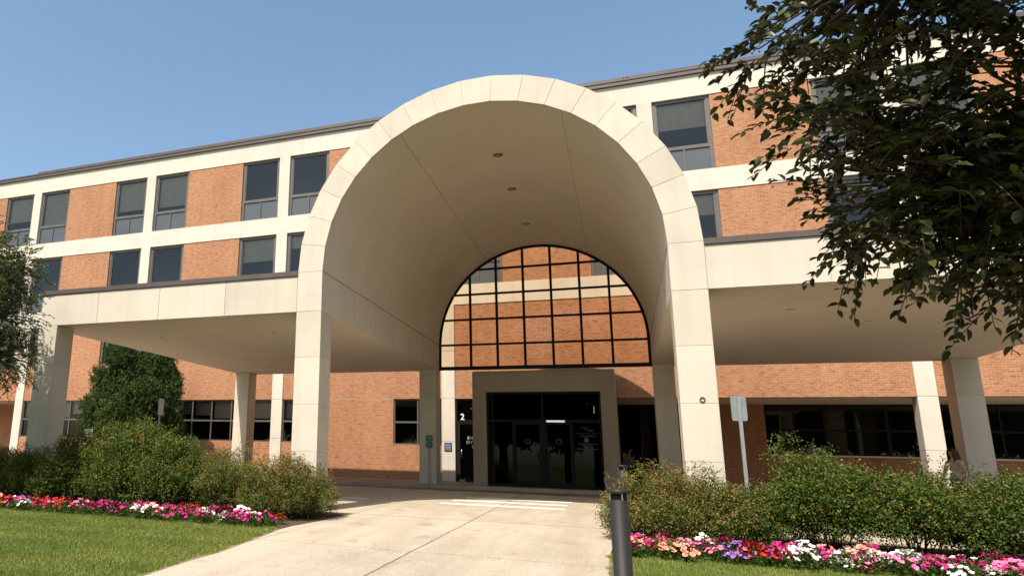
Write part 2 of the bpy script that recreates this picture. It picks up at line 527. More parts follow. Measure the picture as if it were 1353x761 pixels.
def dl(y):          # left edge of the drive
    return -2.92 - 0.22 * math.exp(-((y + 2.6) / 1.5) ** 2) + 0.12 * max(0, (-3.5 - y)) ** 0.9 * 0.6 + 0.02 * math.sin(y * 3.1)
def dr(y):
    return 2.42 + 0.015 * math.sin(y * 2.3)
sheet('driveway', 0, 0, frange(-26, 0.3, 60), M['drive'], 0.0, dl, dr)
sheet('covered_lane', -60, 60, [0.3, 4, 8, 8.6], M['drive'], 0.002)
sheet('shade_toned_lane', -60, 60, [8.6, 10.6], M['walk'], 0.002)  # the lane goes on here; porch shade is put into its darker colour
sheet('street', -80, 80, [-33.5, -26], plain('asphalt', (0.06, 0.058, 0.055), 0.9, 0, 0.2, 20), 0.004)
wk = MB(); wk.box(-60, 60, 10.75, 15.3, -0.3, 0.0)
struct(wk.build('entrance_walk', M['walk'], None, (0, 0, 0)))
kb = MB(); kb.bbox(-60, 60, 10.6, 10.75, -0.3, 0.004, 0.02)
struct(kb.build('kerb', M['kerb'], None, (0, 0, 0)))

# beds of mulch both sides of the drive
def bed(name, x0, x1, el=None, er=None):
    o = sheet(name, x0, x1, frange(-2.72, 0.29, 9), M['mulch'], 0.0, el, er)
    return o
bed('planting_bed', -30, -3, None, lambda y: dl(y) - 0.02)
bed('planting_bed', 2.5, 30, lambda y: dr(y) + 0.03, None)

# painted markings
pm = MB()
def stripe(x0, y0, x1, y1, wd):
    d = Vector((x1 - x0, y1 - y0, 0)).normalized(); s = Vector((-d.y, d.x, 0)) * wd / 2
    q = [Vector((x0, y0, 0)) - s, Vector((x1, y1, 0)) - s, Vector((x1, y1, 0)) + s, Vector((x0, y0, 0)) + s]
    pm.add([(p.x, p.y, gz(p.y) + 0.007) for p in q], [(0, 1, 2, 3)])
for y0, a, c in ((3.85, -1.85, 1.27), (4.95, -1.75, 1.24), (6.0, -1.6, 1.28)):
    stripe(a, y0, c, y0 + 0.03, 0.32)
stripe(-2.98, 3.2, -2.84, 10.45, 0.11)
stripe(-3.9, 4.05, -6.4, 4.1, 0.12)
struct(pm.build('road_markings', M['paint'], None, (0, 0, 0), fix=False))

# ------------------------------------------------------------------ brick building
FY = 15.0
bld = thing('brick_building', 'long three storey orange brick hospital block with white stone bands behind the arched porch', 'building', (0, FY, 0))
CEN = [-37.0, -28.85, -20.66, -12.47, -4.17, 4.26, 12.6, 20.9]          # stone strips between paired windows
WO, WI = 2.43, 0.29                                        # outer and inner edges of a window from the strip
X0, X1 = -42.0, 27.0
Z4 = (12.48, 15.70); Z3 = (8.38, 11.60); Z2 = (5.29, 7.50)

bands = MB(); br = MB()
def wall_rect(b, x0, x1, z0, z1, proud=0.0):
    b.box(x0, x1, FY - proud, FY + 0.35, z0, z1)
wall_rect(bands, X0, X1, 15.70, 16.66, 0.03)
wall_rect(bands, X0, X1, 11.60, 12.48, 0.03)
wall_rect(bands, X0, X1, 7.50, 8.38, 0.03)
for z in (Z3, Z4):
    x = X0
    for c in CEN:
        wall_rect(br, x, c - WO, z[0], z[1])
        wall_rect(bands, c - WI, c + WI, z[0], z[1], 0.03)
        x = c + WO
    wall_rect(br, x, X1, z[0], z[1])
# first floor: brick, windows only well left of the porch
x = X0
for c in CEN[:4]:
    wall_rect(br, x, c - WO, 5.29, 7.5)
    wall_rect(bands, c - WI, c + WI, 5.29, 7.5, 0.03)
    x = c + WO
PIL = [(-28.62, -28.06), (-12.60, -12.04), (-4.45, -3.88), (3.85, 4.42), (12.0, 12.57), (20.3, 20.87)]
def segs(a, b, holes):
    out = []; c = a
    for h0, h1 in holes:
        if h1 <= a or h0 >= b: continue
        if h0 > c: out.append((c, h0))
        c = max(c, h1)
    if c < b: out.append((c, b))
    return out
for a, c in segs(x, X1, PIL): wall_rect(br, a, c, 5.29, 7.5)
for a, c in segs(X0, X1, PIL): wall_rect(br, a, c, 3.42, 5.29)
# ground floor left of the doors: brick apron and piers around ribbon windows
GW = [(-28.06, -12.60), (-12.04, -9.95), (-6.61, -4.45)]
wall_rect(br, -28.06, -12.60, 0, 1.46)
wall_rect(br, -12.04, -9.95, 0, 1.46)
wall_rect(br, -9.95, -6.61, 0, 3.42)
wall_rect(br, -6.61, -4.45, 0, 1.46)
wall_rect(br, -2.0, 2.2, 0, 3.42)
jl = MB(); jl.box(-9.95, -6.61, FY - .002, FY + .01, 3.40, 3.425); jl.build('movement_joint', M['joint'], bld)
# recessed ground floor under the right wing and under the far left end
br.box(6.2, 8.0, 18.5, 18.8, 0, 3.42)
br.box(8.0, X1, 18.5, 18.8, 0, 1.46)
br.box(X0, -28.63, 17.6, 17.9, 0, 3.42)
br.box(-28.63, -28.33, FY + 0.36, 17.6, 0, 3.42)
br.box(2.2, 2.5, FY + 0.36, 18.5, 0, 3.42)
br.box(2.2, 2.5, FY, FY + 0.35, 0, 3.42)
br.build('brick_wall', M['brick'], bld)
bands.build('stone_banding', M['white'], bld)
for a_, c_, y_ in ((2.5, X1, 18.5), (X0, -28.64, 17.6)):
    bs = MB(); bs.box(a_, c_, FY + 0.02, y_, 3.425, 3.50)
    bs.build('recess_soffit', M['stucco'], bld)
for a, c in PIL:
    p = MB()
    zs_ = [0.0, 1.62, 3.42, 5.45, 7.498]
    for z0, z1 in zip(zs_, zs_[1:]):
        p.bbox(a, c, FY - 0.055, FY + (0.40 if a < 5 else 0.5), z0 + 0.004, z1 - 0.004, 0.01)
    p.box(a + 0.03, c - 0.03, FY - 0.03, FY + 0.38, 0, 7.49)
    p.build('pilaster', M['white'], bld)
# roof edge: metal fascia, set back brick upstand, second coping
rc = MB(); rc.box(X0 - 0.1, X1 + 0.1, FY - 0.14, FY + 0.5, 16.665, 16.86); rc.box(X0 - 0.1, X1 + 0.1, FY - 0.17, FY - 0.05, 16.83, 16.90)
rc.build('roof_coping', M['coping'], bld)
up = MB(); up.box(-29.7, X1, FY + 0.75, FY + 1.0, 16.6, 17.30)
up.build('roof_parapet', M['brick'], bld)
u2 = MB(); u2.box(-29.8, X1, FY + 0.64, FY + 1.1, 17.305, 17.43)
u2.build('parapet_coping', M['coping'], bld)
rv = MB(); rv.box(3.4, 3.9, FY + 0.3, FY + 0.6, 16.87, 17.12); rv.cyl((3.65, FY + 0.45, 17.12), 0.12, 0.12, 0.14, 10)
rv.build('roof_vent', M['coping'], bld)
rf = MB(); rf.box(X0, X1, FY + 1.11, 40, 16.5, 16.62); rf.box(X0, X1, FY + 0.36, FY + 0.74, 16.4, 16.6)
rf.build('roof', M['membrane'], bld)
# rooms behind the glass, floor by floor, and the other outer walls
rm = MB()
for z0, z1 in ((12.2, 16.3), (8.0, 12.1), (5.0, 7.9)):
    rm.add([(X0, 17.2, z0), (X1, 17.2, z0), (X1, 17.2, z1), (X0, 17.2, z1)], [(0, 1, 2, 3)])
    rm.add([(X0, FY + .36, z1), (X1, FY + .36, z1), (X1, 17.2, z1), (X0, 17.2, z1)], [(0, 1, 2, 3)])
    rm.add([(X0, FY + .36, z0), (X1, FY + .36, z0), (X1, 17.2, z0), (X0, 17.2, z0)], [(0, 1, 2, 3)])
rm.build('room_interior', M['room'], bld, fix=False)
r2 = MB()
r2.add([(-28.3, 19, 0), (2.2, 19, 0), (2.2, 19, 3.42), (-28.3, 19, 3.42)], [(0, 1, 2, 3)])
r2.add([(-28.3, FY + .36, 3.41), (2.2, FY + .36, 3.41), (2.2, 19, 3.41), (-28.3, 19, 3.41)], [(0, 1, 2, 3)])
r2.add([(-28.3, FY + .36, 0.01), (2.2, FY + .36, 0.01), (2.2, 19, 0.01), (-28.3, 19, 0.01)], [(0, 1, 2, 3)])
r2.add([(2.5, 23, 0), (X1, 23, 0), (X1, 23, 3.42), (2.5, 23, 3.42)], [(0, 1, 2, 3)])
r2.add([(2.5, 18.8, 3.41), (X1, 18.8, 3.41), (X1, 23, 3.41), (2.5, 23, 3.41)], [(0, 1, 2, 3)])
r2.add([(2.5, 18.5, 0.02), (X1, 18.5, 0.02), (X1, 23, 0.02), (2.5, 23, 0.02)], [(0, 1, 2, 3)])
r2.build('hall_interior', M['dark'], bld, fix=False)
bw = MB(); bw.box(X0, X1, 39.8, 40, 0, 16.5); bw.box(X0 - .3, X0, FY, 40, 0, 16.6); bw.box(X1, X1 + .3, FY, 40, 0, 16.6)
bw.build('end_wall', M['brick'], bld)
# walk under the recessed floor
rw = MB(); rw.box(2.2, X1, 15.3, 18.5, -0.3, 0.0); rw.box(X0, -28.3, 15.3, 17.6, -0.3, 0.0)
struct(rw.build('entrance_walk', M['walk'], None, (0, 0, 0)))

rnd = random.Random(3)
def window(x0, x1, z0, z1, ztr, blind, low='spandrel'):
    """frame mesh is the window; its pane, lower panel and blind hang under it"""
    y = FY + 0.07
    f = MB(); t = 0.135
    f.box(x0, x0 + t, y, y + 0.12, z0, z1); f.box(x1 - t, x1, y, y + 0.12, z0, z1)
    f.box(x0 + t, x1 - t, y, y + 0.12, z1 - t, z1); f.box(x0 + t, x1 - t, y, y + 0.12, z0, z0 + 0.07)
    xm = (x0 + x1) / 2
    if ztr:
        f.box(x0 + t, x1 - t, y, y + 0.12, ztr - 0.07, ztr + 0.07)
        f.box(xm - 0.03, xm + 0.03, y + 0.01, y + 0.11, z0 + 0.07, ztr - 0.07)
        # inner bead of the upper light
        for a, c, d, e in ((x0 + t, x0 + t + .05, ztr + .07, z1 - t), (x1 - t - .05, x1 - t, ztr + .07, z1 - t)):
            f.box(a, c, y + 0.03, y + 0.10, d, e)
    w_ = f.build('window', M['frame'], bld)
    zl = ztr if ztr else z0
    pn = MB(); pn.add([(x0 + t, y + .06, zl), (x1 - t, y + .06, zl), (x1 - t, y + .06, z1 - t), (x0 + t, y + .06, z1 - t)], [(0, 1, 2, 3)])
    pn.build('pane', M['glass'], w_, fix=False)
    if ztr:
        lo = MB()
        lo.box(x0 + t, xm - .03, y + .05, y + .08, z0 + .07, ztr - .07); lo.box(xm + .03, x1 - t, y + .05, y + .08, z0 + .07, ztr - .07)
        lo.build('lower_panel', M[low], w_)
    if blind > 0:
        bl = MB(); zb = z1 - t - (z1 - t - zl) * blind
        bl.box(x0 + t + .02, x1 - t - .02, y + 0.16, y + 0.165, zb, z1 - 0.03)
        bl.box(x0 + t + .02, x1 - t - .02, y + 0.152, y + 0.172, zb - 0.025, zb)
        bl.build('roller_blind', M['blind'], w_)
B4 = {1: (.72, .95), 2: (.80, .82), 3: (0, 0), 5: (.6, .55), 6: (.85, .9)}
B3 = {1: (0, 0), 2: (0, 0), 3: (.55, .3), 5: (0, 0.4), 6: (.2, .7)}
for i, c in enumerate(CEN):
    for z, B in ((Z4, B4), (Z3, B3)):
        bb = B.get(i, (rnd.random() * .8, rnd.random() * .8))
        window(c - WO, c - WI, z[0], z[1], z[0] + 1.06, bb[0])
        window(c + WI, c + WO, z[0], z[1], z[0] + 1.06, bb[1])
    if i < 4:
        window(c - WO, c - WI, 5.29, 7.5, None, .5)
        window(c + WI, c + WO, 5.29, 7.5, None, .5)
# ribbon windows of the ground floor
def ribbon(x0, x1, y, n, blind=0.0, fm='frame'):
    f = MB(); t = 0.06
    f.box(x0, x1, y, y + .1, 3.35, 3.42); f.box(x0, x1, y - 0.02, y + .1, 1.465, 1.52)
    f.box(x0, x1, y, y + .1, 2.38, 2.46)
    for k in range(n + 1):
        xx = x0 + (x1 - x0) * k / n
        xx = min(max(xx, x0 + t / 2), x1 - t / 2)
        f.box(xx - t / 2, xx + t / 2, y + .005, y + .095, 1.52, 2.38); f.box(xx - t / 2, xx + t / 2, y + .005, y + .095, 2.46, 3.35)
    w_ = f.build('ribbon_window', M[fm], bld)
    pn = MB(); pn.add([(x0, y + .05, 1.5), (x1, y + .05, 1.5), (x1, y + .05, 3.4), (x0, y + .05, 3.4)], [(0, 1, 2, 3)])
    pn.build('pane', M['glass'], w_, fix=False)
    if blind:
        bl = MB()
        for k in range(n):
            a = x0 + (x1 - x0) * k / n; c = x0 + (x1 - x0) * (k + 1) / n
            d = blind * rnd.choice((0.35, 0.7, 0.75, 0.9, 1.0))
            bl.box(a + .05, c - .05, y + .2, y + .205, 3.35 - 0.9 * d, 3.36)
        bl.build('roller_blind', M['blind'], w_)
ribbon(-28.06, -12.60, FY + .06, 14, 1.0)
ribbon(-12.04, -9.95, FY + .06, 2, .9)
ribbon(-6.61, -4.45, FY + .06, 2)
ribbon(8.0, 12.05, 18.55, 4, 0, 'black')
ribbon(12.05, 20.0, 18.55, 7, 0, 'black')
sl = MB(); sl.box(8.0, X1, 18.42, 18.5, 1.40, 1.463)
sl.build('sill', M['stucco'], bld)
# glazed wall of the recess beside the entrance
gr = MB(); gr.box(2.5, 6.2, 18.52, 18.6, 3.3, 3.42); gr.box(2.5, 6.2, 18.52, 18.6, 0, .12)
for xx in (2.5, 3.6, 4.7, 6.13): gr.box(xx, xx + .07, 18.52, 18.6, .12, 3.3)
g_ = gr.build('glazed_screen', M['black'], bld)
pn = MB(); pn.add([(2.5, 18.56, 0.1), (6.2, 18.56, .1), (6.2, 18.56, 3.4), (2.5, 18.56, 3.4)], [(0, 1, 2, 3)])
pn.build('pane', M['darkglass'], g_, fix=False)
# glazed side door numbered 2
dr_ = MB()
dr_.box(-3.88, -3.80, FY + .05, FY + .17, 0.0, 3.42); dr_.box(-2.08, -2.0, FY + .05, FY + .17, 0, 3.42)
dr_.box(-3.80, -2.08, FY + .05, FY + .17, 3.34, 3.42); dr_.box(-3.80, -2.08, FY + .045, FY + .17, 2.44, 2.52)
dr_.box(-3.80, -3.70, FY + .06, FY + .14, 0.0, 2.44); dr_.box(-2.9, -2.8, FY + .06, FY + .14, 0, 2.44)
dr_.box(-3.70, -2.9, FY + .06, FY + .14, 0, .22); dr_.box(-3.7, -2.9, FY + .06, FY + .14, 2.36, 2.44)
door2 = dr_.build('door', M['black'], bld)
pn = MB(); pn.add([(-3.8, FY + .1, .1), (-2.08, FY + .1, .1), (-2.08, FY + .1, 3.36), (-3.8, FY + .1, 3.36)], [(0, 1, 2, 3)])
pn.build('pane', M['darkglass'], door2, fix=False)
h = MB(); h.tube([(-3.62, FY + .05, .98), (-3.62, FY - .03, 1.0), (-3.62, FY - .04, 1.15), (-3.62, FY - .03, 1.3), (-3.62, FY + .05, 1.32)], .016, 8)
h.box(-3.74, -3.5, FY + .045, FY + .06, .02, .10)
h.build('handle', M['steel'], door2)
text_mesh('2', 0.36, M['letter'], 'door_number', door2, (-3.58, FY + .03, 2.54))
text_mesh('EMPLOYEE\nENTRANCE\nONLY', 0.185, M['letter'], 'door_lettering', door2, (-2.95, FY + .03, 1.72))
lt = MB(); lt.box(-3.30, -3.0, FY + .3, FY + .36, 3.0, 3.05)
lt.build('door_light', emit('small_lamp', (1, .97, .9), 0.5), door2)
pq = MB(); pq.bbox(-4.34, -4.02, FY - .085, FY - .058, 1.23, 1.58, .008)
pl = pq.build('wall_plaque', M['black'], None, (-4.18, FY - .07, 1.4))
tag(pl, 'small square blue grey plaque on white pilaster beside the door numbered 2', 'plaque')
pi = MB(); pi.box(-4.31, -4.05, FY - .089, FY - .0855, 1.26, 1.55)
pi.build('plaque_face', M['plaque'], pl)

# ------------------------------------------------------------------ arched porch
RD = 0.10
RI, CW, ZS, ZP, ZT, CD = 3.7245, 0.6413, 4.20, 5.1654, 5.0884, 0.663
XO, YB = 12.35, 11.66
YE = 11.72
po = thing('entrance_porch', 'great pale stone barrel arch with flat canopy wings over the driveway', 'porch', (0, 0, 0))
def column(x0, x1, y0, y1, zb, joints):
    c = MB()
    zz = [zb] + [j for j in joints if j > zb + .2] + [ZS - .001]
    for z0, z1 in zip(zz, zz[1:]):
        c.bbox(x0, x1, y0, y1, z0 + .002, z1 - .002, .005)
    c.box(x0 + .008, x1 - .008, y0 + .008, y1 - .008, zb, ZS - .004)
    return c.build('column', M['stone'], po)
JO = [0.95, 2.02, 3.11]
for s in (-1, 1):
    for xa, xb in ((RI, RI + CW), (XO - CW, XO)):
        a, c = sorted((s * xa, s * xb))
        column(a, c, 0.0, CD, gz(0) - .05, JO)
        column(a, c, YE - CD, YE, -0.001, JO)
# ring of stone blocks on the front
NV = 19
rg = MB()
def ringpt(r, a, y):
    return (-r * math.cos(a), y, ZP + r * math.sin(a))
def block(a0, a1, r0, r1, y0, y1):
    """voussoir with chamfered front arrises"""
    e = .006
    def quad(g, y):
        da = g / RI
        return [ringpt(r0 + g, a0 + da, y), ringpt(r1 - g, a0 + da * .8, y), ringpt(r1 - g, a1 - da * .8, y), ringpt(r0 + g, a1 - da, y)]
    A, B_, C_ = quad(e, y0), quad(.002, y0 + e), quad(.002, y1)
    vs = A + B_ + C_
    fs = [(0, 1, 2, 3), (8, 11, 10, 9)]
    for o in (0, 4):
        for i in range(4):
            j = (i + 1) % 4
            fs.append((o + i, o + 4 + i, o + 4 + j, o + j))
    rg.add(vs, fs)
for k in range(NV):
    block(k * math.pi / NV, (k + 1) * math.pi / NV, RI, RI + CW, 0.0, RD)
for s in (-1, 1):
    a, c = sorted((s * RI, s * (RI + CW)))
    rg.bbox(a, c, 0.0, RD, ZS + .003, ZP - .003, .006)
    rg.box(a + .008, c - .008, .008, RD - .01, ZS, ZP)
n3 = 57
vs = []
for y in (.010, RD - .006):
    for r in (RI + .014, RI + CW - .014):
        vs += [ringpt(r, i * math.pi / NV, y) for i in range(NV + 1)]
k1 = NV + 1
fs = []
for i in range(NV):
    fs += [(i, i + 1, k1 + i + 1, k1 + i), (2 * k1 + i, 3 * k1 + i, 3 * k1 + i + 1, 2 * k1 + i + 1),
           (i, 2 * k1 + i, 2 * k1 + i + 1, i + 1), (k1 + i, k1 + i + 1, 3 * k1 + i + 1, 3 * k1 + i)]
rg.add(vs, fs)
rg.build('arch_ring', M['stone'], po)
# barrel vault behind the ring, its outer roof skin, and the end ring round the window
vt = MB()
ys = frange(RD + .001, YE, 12)
vv = [ringpt(RI, i * math.pi / n3, y) for y in ys for i in range(n3 + 1)]
vt.add(vv, [(j * (n3 + 1) + i, j * (n3 + 1) + i + 1, (j + 1) * (n3 + 1) + i + 1, (j + 1) * (n3 + 1) + i) for j in range(len(ys) - 1) for i in range(n3)], True)
vt.build('barrel_vault', M['stucco'], po, fix=False)
ot = MB()
for i in range(n3):
    a0, a1 = i * math.pi / n3, (i + 1) * math.pi / n3
    ro = RI + CW - .01
    ot.add([ringpt(ro, a0, RD), ringpt(ro, a1, RD), ringpt(ro, a1, YE), ringpt(ro, a0, YE)], [(0, 1, 2, 3)], True)
    ot.add([ringpt(RI, a0, YE), ringpt(RI, a1, YE), ringpt(ro, a1, YE), ringpt(ro, a0, YE)], [(0, 1, 2, 3)])
ot.build('vault_roof', M['membrane'], po, fix=False)
for s in (-1, 1):
    a, c = sorted((s * RI, s * (RI + CW - .012)))
    sb = MB(); sb.box(a, c, RD + .002, YE, ZS, ZP - .002)
    sb.build('side_beam', M['stucco'], po)
    a, c = sorted((s * (RI + CW + .001), s * XO))
    sl = MB(); sl.box(a, c, .22, YB, ZS + .001, ZT - .06)
    sl.build('canopy_soffit', M['stucco'], po)
    fa = MB()
    npan = 4
    wpan = (c - a) / npan
    for k in range(npan):
        fa.bbox(a + k * wpan + .003, a + (k + 1) * wpan - .003, 0.0, .215, ZS, ZT, .008)
    fa.box(a + .02, c - .02, .02, .2, ZS + .015, ZT - .02)
    xo = s * XO
    e0, e1 = sorted((xo, xo - s * .2))
    fa.build('fascia', M['stone'], po)
    ed = MB(); e0, e1 = sorted((xo + s * .012, xo - s * .08))
    ed.box(e0, e1, .22, YB, ZS, ZT); ed.box(a, c, YB + .001, YB + .02, ZS, ZT)
    ed.build('side_fascia', M['stone'], po)
    cp = MB(); cp.box(min(a, c) - (.03 if s < 0 else 0), max(a, c) + (.03 if s > 0 else 0), -.035, YB + .03, ZT + .001, ZT + .12)
    cp.build('roof_edging', M['coping'], po)
# sealed joints on the vault and beams
jt = MB()
for a in (R(60.5), R(119.5)):
    jt.tube([ringpt(RI + .004, a, y) for y in (RD, YE)], .010, 6)
for s in (-1, 1):
    jt.tube([(s * (RI - .0), y, ZP) for y in (RD, YE)], .014, 6)
    for y in frange(2.2, 11.0, 6):
        jt.tube([(s * (RI + .005), y, ZS + .02), (s * (RI + .005), y, ZP)], .009, 5)
for y in (2.9, 5.2, 7.5, 9.8):
    jt.tube([ringpt(RI + .004, i * math.pi / n3, y) for i in range(n3 + 1)], .006, 5)
jt.build('control_joint', M['joint'], po)
# recessed downlights
def downlight(x, y, z, k=1.0):
    d = MB(); d.lathe([(.065 * k, .02), (.072 * k, -.006), (.098 * k, -.008), (.102 * k, 0.004)], (x, y, z), 18)
    o = d.build('downlight', M['stucco'], po)
    e = MB(); e.cyl((x, y, z - .002), .066 * k, .066 * k, .001, 16)
    e.build('lens', M['frame'], o)
    e2 = MB(); e2.cyl((x, y, z - .006), .022, .022, .003, 10); e2.build('lamp', M['lamp'], o)
for x, y in ((-9.95, 2.4), (-10.0, 6.0), (-8.1, 4.2), (-6.2, 2.4), (-6.2, 9.7), (-8.1, 8.0), (-6.2, 6.0), (-10, 9.7),
             (6.15, 2.45), (6.15, 6.0), (6.15, 9.7), (9.95, 6.0), (9.9, 8.2), (8.0, 4.2), (9.95, 2.4), (8.0, 8.0)):
    downlight(x, y, ZS)
for y in (3.02, 5.6, 9.0):
    downlight(0.0, y, ZP + RI - .006, 2.0)
# small ring fittings on the stone
fx = MB(); fx.lathe([(.028, -.012), (.05, -.02), (.055, 0)], (0, 0, 0), 16)
for (x, z) in ((4.10, 2.09), (8.75, 4.26)):
    f2 = MB(); f2.tube([(x + .042 * math.cos(t_), -.012, z + .042 * math.sin(t_)) for t_ in frange(0, 6.2832, 17)], .011, 6)
    f2.build('wall_fitting', M['frame'], po)

# arched window at the inner end of the vault
WY = 11.56
aw = MB(); t = .085
def hz(x):  # height of the curve
    return ZP + math.sqrt(max(0, (RI - .03) ** 2 - x * x))
for xx in (-2.5, -1.5, -.5, .5, 1.5, 2.5):
    aw.box(xx - t / 2, xx + t / 2, WY, WY + .1, ZS + .13, hz(abs(xx) + t / 2))
for zz in (5.16, 6.13, 7.11, 8.08):
    hw = RI - .03 if zz < ZP else math.sqrt((RI - .03) ** 2 - (zz + .03 - ZP) ** 2)
    aw.box(-hw, hw, WY + .004, WY + .096, zz - .035, zz + .035)
aw.box(-RI + .002, RI - .002, WY - .01, WY + .11, ZS + .002, ZS + .13)
arc = [(-RI + .04, WY + .05, ZS + .1)] + [ringpt(RI - .045, i * math.pi / 48, WY + .05) for i in range(49)] + [(RI - .04, WY + .05, ZS + .1)]
aw.tube(arc, .05, 8)
awn = aw.build('arch_window', M['black'], po)
pg = MB()
ring = [(-RI + .03, WY + .05, ZS + .05)] + [ringpt(RI - .03, i * math.pi / 48, WY + .05) for i in range(49)] + [(RI - .03, WY + .05, ZS + .05)]
pg.add(ring, [tuple(range(len(ring)))])
pg.build('pane', M['archglass'], awn, fix=False)

# ------------------------------------------------------------------ entrance vestibule
VY = 11.74
ve = thing('entrance_vestibule', 'stone framed entrance box with black glass doors numbered 1 under the arched window', 'entrance', (0, VY, 0))
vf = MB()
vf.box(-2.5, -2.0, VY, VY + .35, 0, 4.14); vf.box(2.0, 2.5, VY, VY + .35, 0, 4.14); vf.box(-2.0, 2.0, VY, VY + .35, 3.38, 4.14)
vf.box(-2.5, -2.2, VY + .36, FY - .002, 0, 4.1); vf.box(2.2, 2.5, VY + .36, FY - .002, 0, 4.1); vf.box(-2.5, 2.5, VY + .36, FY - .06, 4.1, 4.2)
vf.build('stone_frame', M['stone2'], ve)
vi = MB(); vi.add([(-2.2, FY - .01, 0), (2.2, FY - .01, 0), (2.2, FY - .01, 4.1), (-2.2, FY - .01, 4.1)], [(0, 1, 2, 3)])
vi.add([(-2.2, VY + .3, .012), (2.2, VY + .3, .012), (2.2, FY, .012), (-2.2, FY, .012)], [(0, 1, 2, 3)])
vi.add([(-2.19, VY + .36, 0), (-2.19, FY, 0), (-2.19, FY, 4.1), (-2.19, VY + .36, 4.1)], [(0, 1, 2, 3)])
vi.add([(2.19, VY + .36, 0), (2.19, FY, 0), (2.19, FY, 4.1), (2.19, VY + .36, 4.1)], [(0, 1, 2, 3)])
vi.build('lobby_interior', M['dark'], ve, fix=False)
gy_ = VY + .10
gf = MB()
gf.box(-2.0, -1.92, gy_, gy_ + .12, 0, 3.38); gf.box(1.92, 2.0, gy_, gy_ + .12, 0, 3.38); gf.box(-1.92, 1.92, gy_, gy_ + .12, 3.30, 3.38)
gf.box(-1.92, 1.92, gy_ - .005, gy_ + .13, 2.28, 2.38); gf.box(-1.92, 1.92, gy_, gy_ + .12, 0.0, .09)
for xx in (-1.05, 1.0): gf.box(xx - .04, xx + .04, gy_, gy_ + .12, .09, 2.28)
gf.box(-.09, .09, gy_ - .01, gy_ + .12, .09, 2.28); gf.box(-.03, .03, gy_, gy_ + .12, 2.38, 3.30)
gfr = gf.build('glazing_frame', M['black'], ve)
for nm, x0, x1, z0, z1 in (('transom_pane', -1.92, 1.92, 2.38, 3.30), ('side_pane', -1.92, -1.09, .09, 2.28), ('side_pane', 1.04, 1.92, .09, 2.28)):
    g = MB(); g.add([(x0, gy_ + .06, z0), (x1, gy_ + .06, z0), (x1, gy_ + .06, z1), (x0, gy_ + .06, z1)], [(0, 1, 2, 3)])
    g.build(nm, M['darkglass'], gfr, fix=False)
for x0, x1 in ((-1.01, -.09), (.09, .96)):
    d = MB(); tt = .055
    d.box(x0, x0 + tt, gy_ + .03, gy_ + .09, .09, 2.28); d.box(x1 - tt, x1, gy_ + .03, gy_ + .09, .09, 2.28)
    d.box(x0 + tt, x1 - tt, gy_ + .03, gy_ + .09, 2.20, 2.28); d.box(x0 + tt, x1 - tt, gy_ + .03, gy_ + .09, .09, .22)
    dd = d.build('sliding_door', M['black'], ve)
    g = MB(); g.add([(x0 + .05, gy_ + .06, .1), (x1 - .05, gy_ + .06, .1), (x1 - .05, gy_ + .06, 2.25), (x0 + .05, gy_ + .06, 2.25)], [(0, 1, 2, 3)])
    g.build('pane', M['darkglass'], dd, fix=False)
    cxm = (x0 + x1) / 2
    st = MB(); st.add([(cxm + .10 * math.cos(a), gy_ + .055, 1.61 + .10 * math.sin(a)) for a in frange(0, 2 * math.pi, 25)[:-1]] +
                      [(cxm + .075 * math.cos(a), gy_ + .055, 1.61 + .075 * math.sin(a)) for a in frange(0, 2 * math.pi, 25)[:-1]],
                      [(i, (i + 1) % 24, 24 + (i + 1) % 24, 24 + i) for i in range(24)])
    st.build('round_sticker', M['faint'], dd, fix=False)
    hh = MB(); xh = x1 - .11 if x0 < 0 else x0 + .11
    hh.tube([(xh, gy_ + .03, .95), (xh, gy_ - .03, .97), (xh, gy_ - .03, 1.25), (xh, gy_ + .03, 1.27)], .012, 6)
    hh.build('handle', M['black'], dd)
text_mesh('1', 0.34, M['letter'], 'door_number', ve, (1.76, gy_ + .05, 2.62))
lb = MB(); lb.box(.13, .76, gy_ - .012, gy_ - .006, 2.29, 2.36)
lb.build('sign_strip', emit('lit_strip', (1, 1, .96), 0.28), ve)
# worn vinyl notices beside the doors: rows of tiny strokes and a round seal
nv = MB(); rr = random.Random(5)
def strokes(xc, z, wd, hgt):
    x = xc - wd / 2
    while x < xc + wd / 2:
        l = rr.uniform(.018, .05)
        nv.box(x, x + l, gy_ + .052, gy_ + .056, z, z + hgt * rr.uniform(.7, 1.0))
        x += l + rr.choice((.01, .012, .03))
for xc, z, wd, hg in ((1.42, 2.10, .26, .035), (1.05, 2.10, .07, .03), (1.52, 2.02, .26, .035), (1.62, 1.98, .16, .03), (1.46, 1.91, .80, .018), (1.50, 1.83, .52, .035), (1.52, 1.78, .46, .03),
                      (1.46, 1.53, .58, .04), (1.46, 1.47, .36, .03), (1.46, 1.36, .76, .04)):
    strokes(xc, z, wd, hg)
nv.cyl((1.46, gy_ + .052, 1.68), .085, .085, .004, 20, 'y')
nv.build('glass_notices', M['faint'], ve)

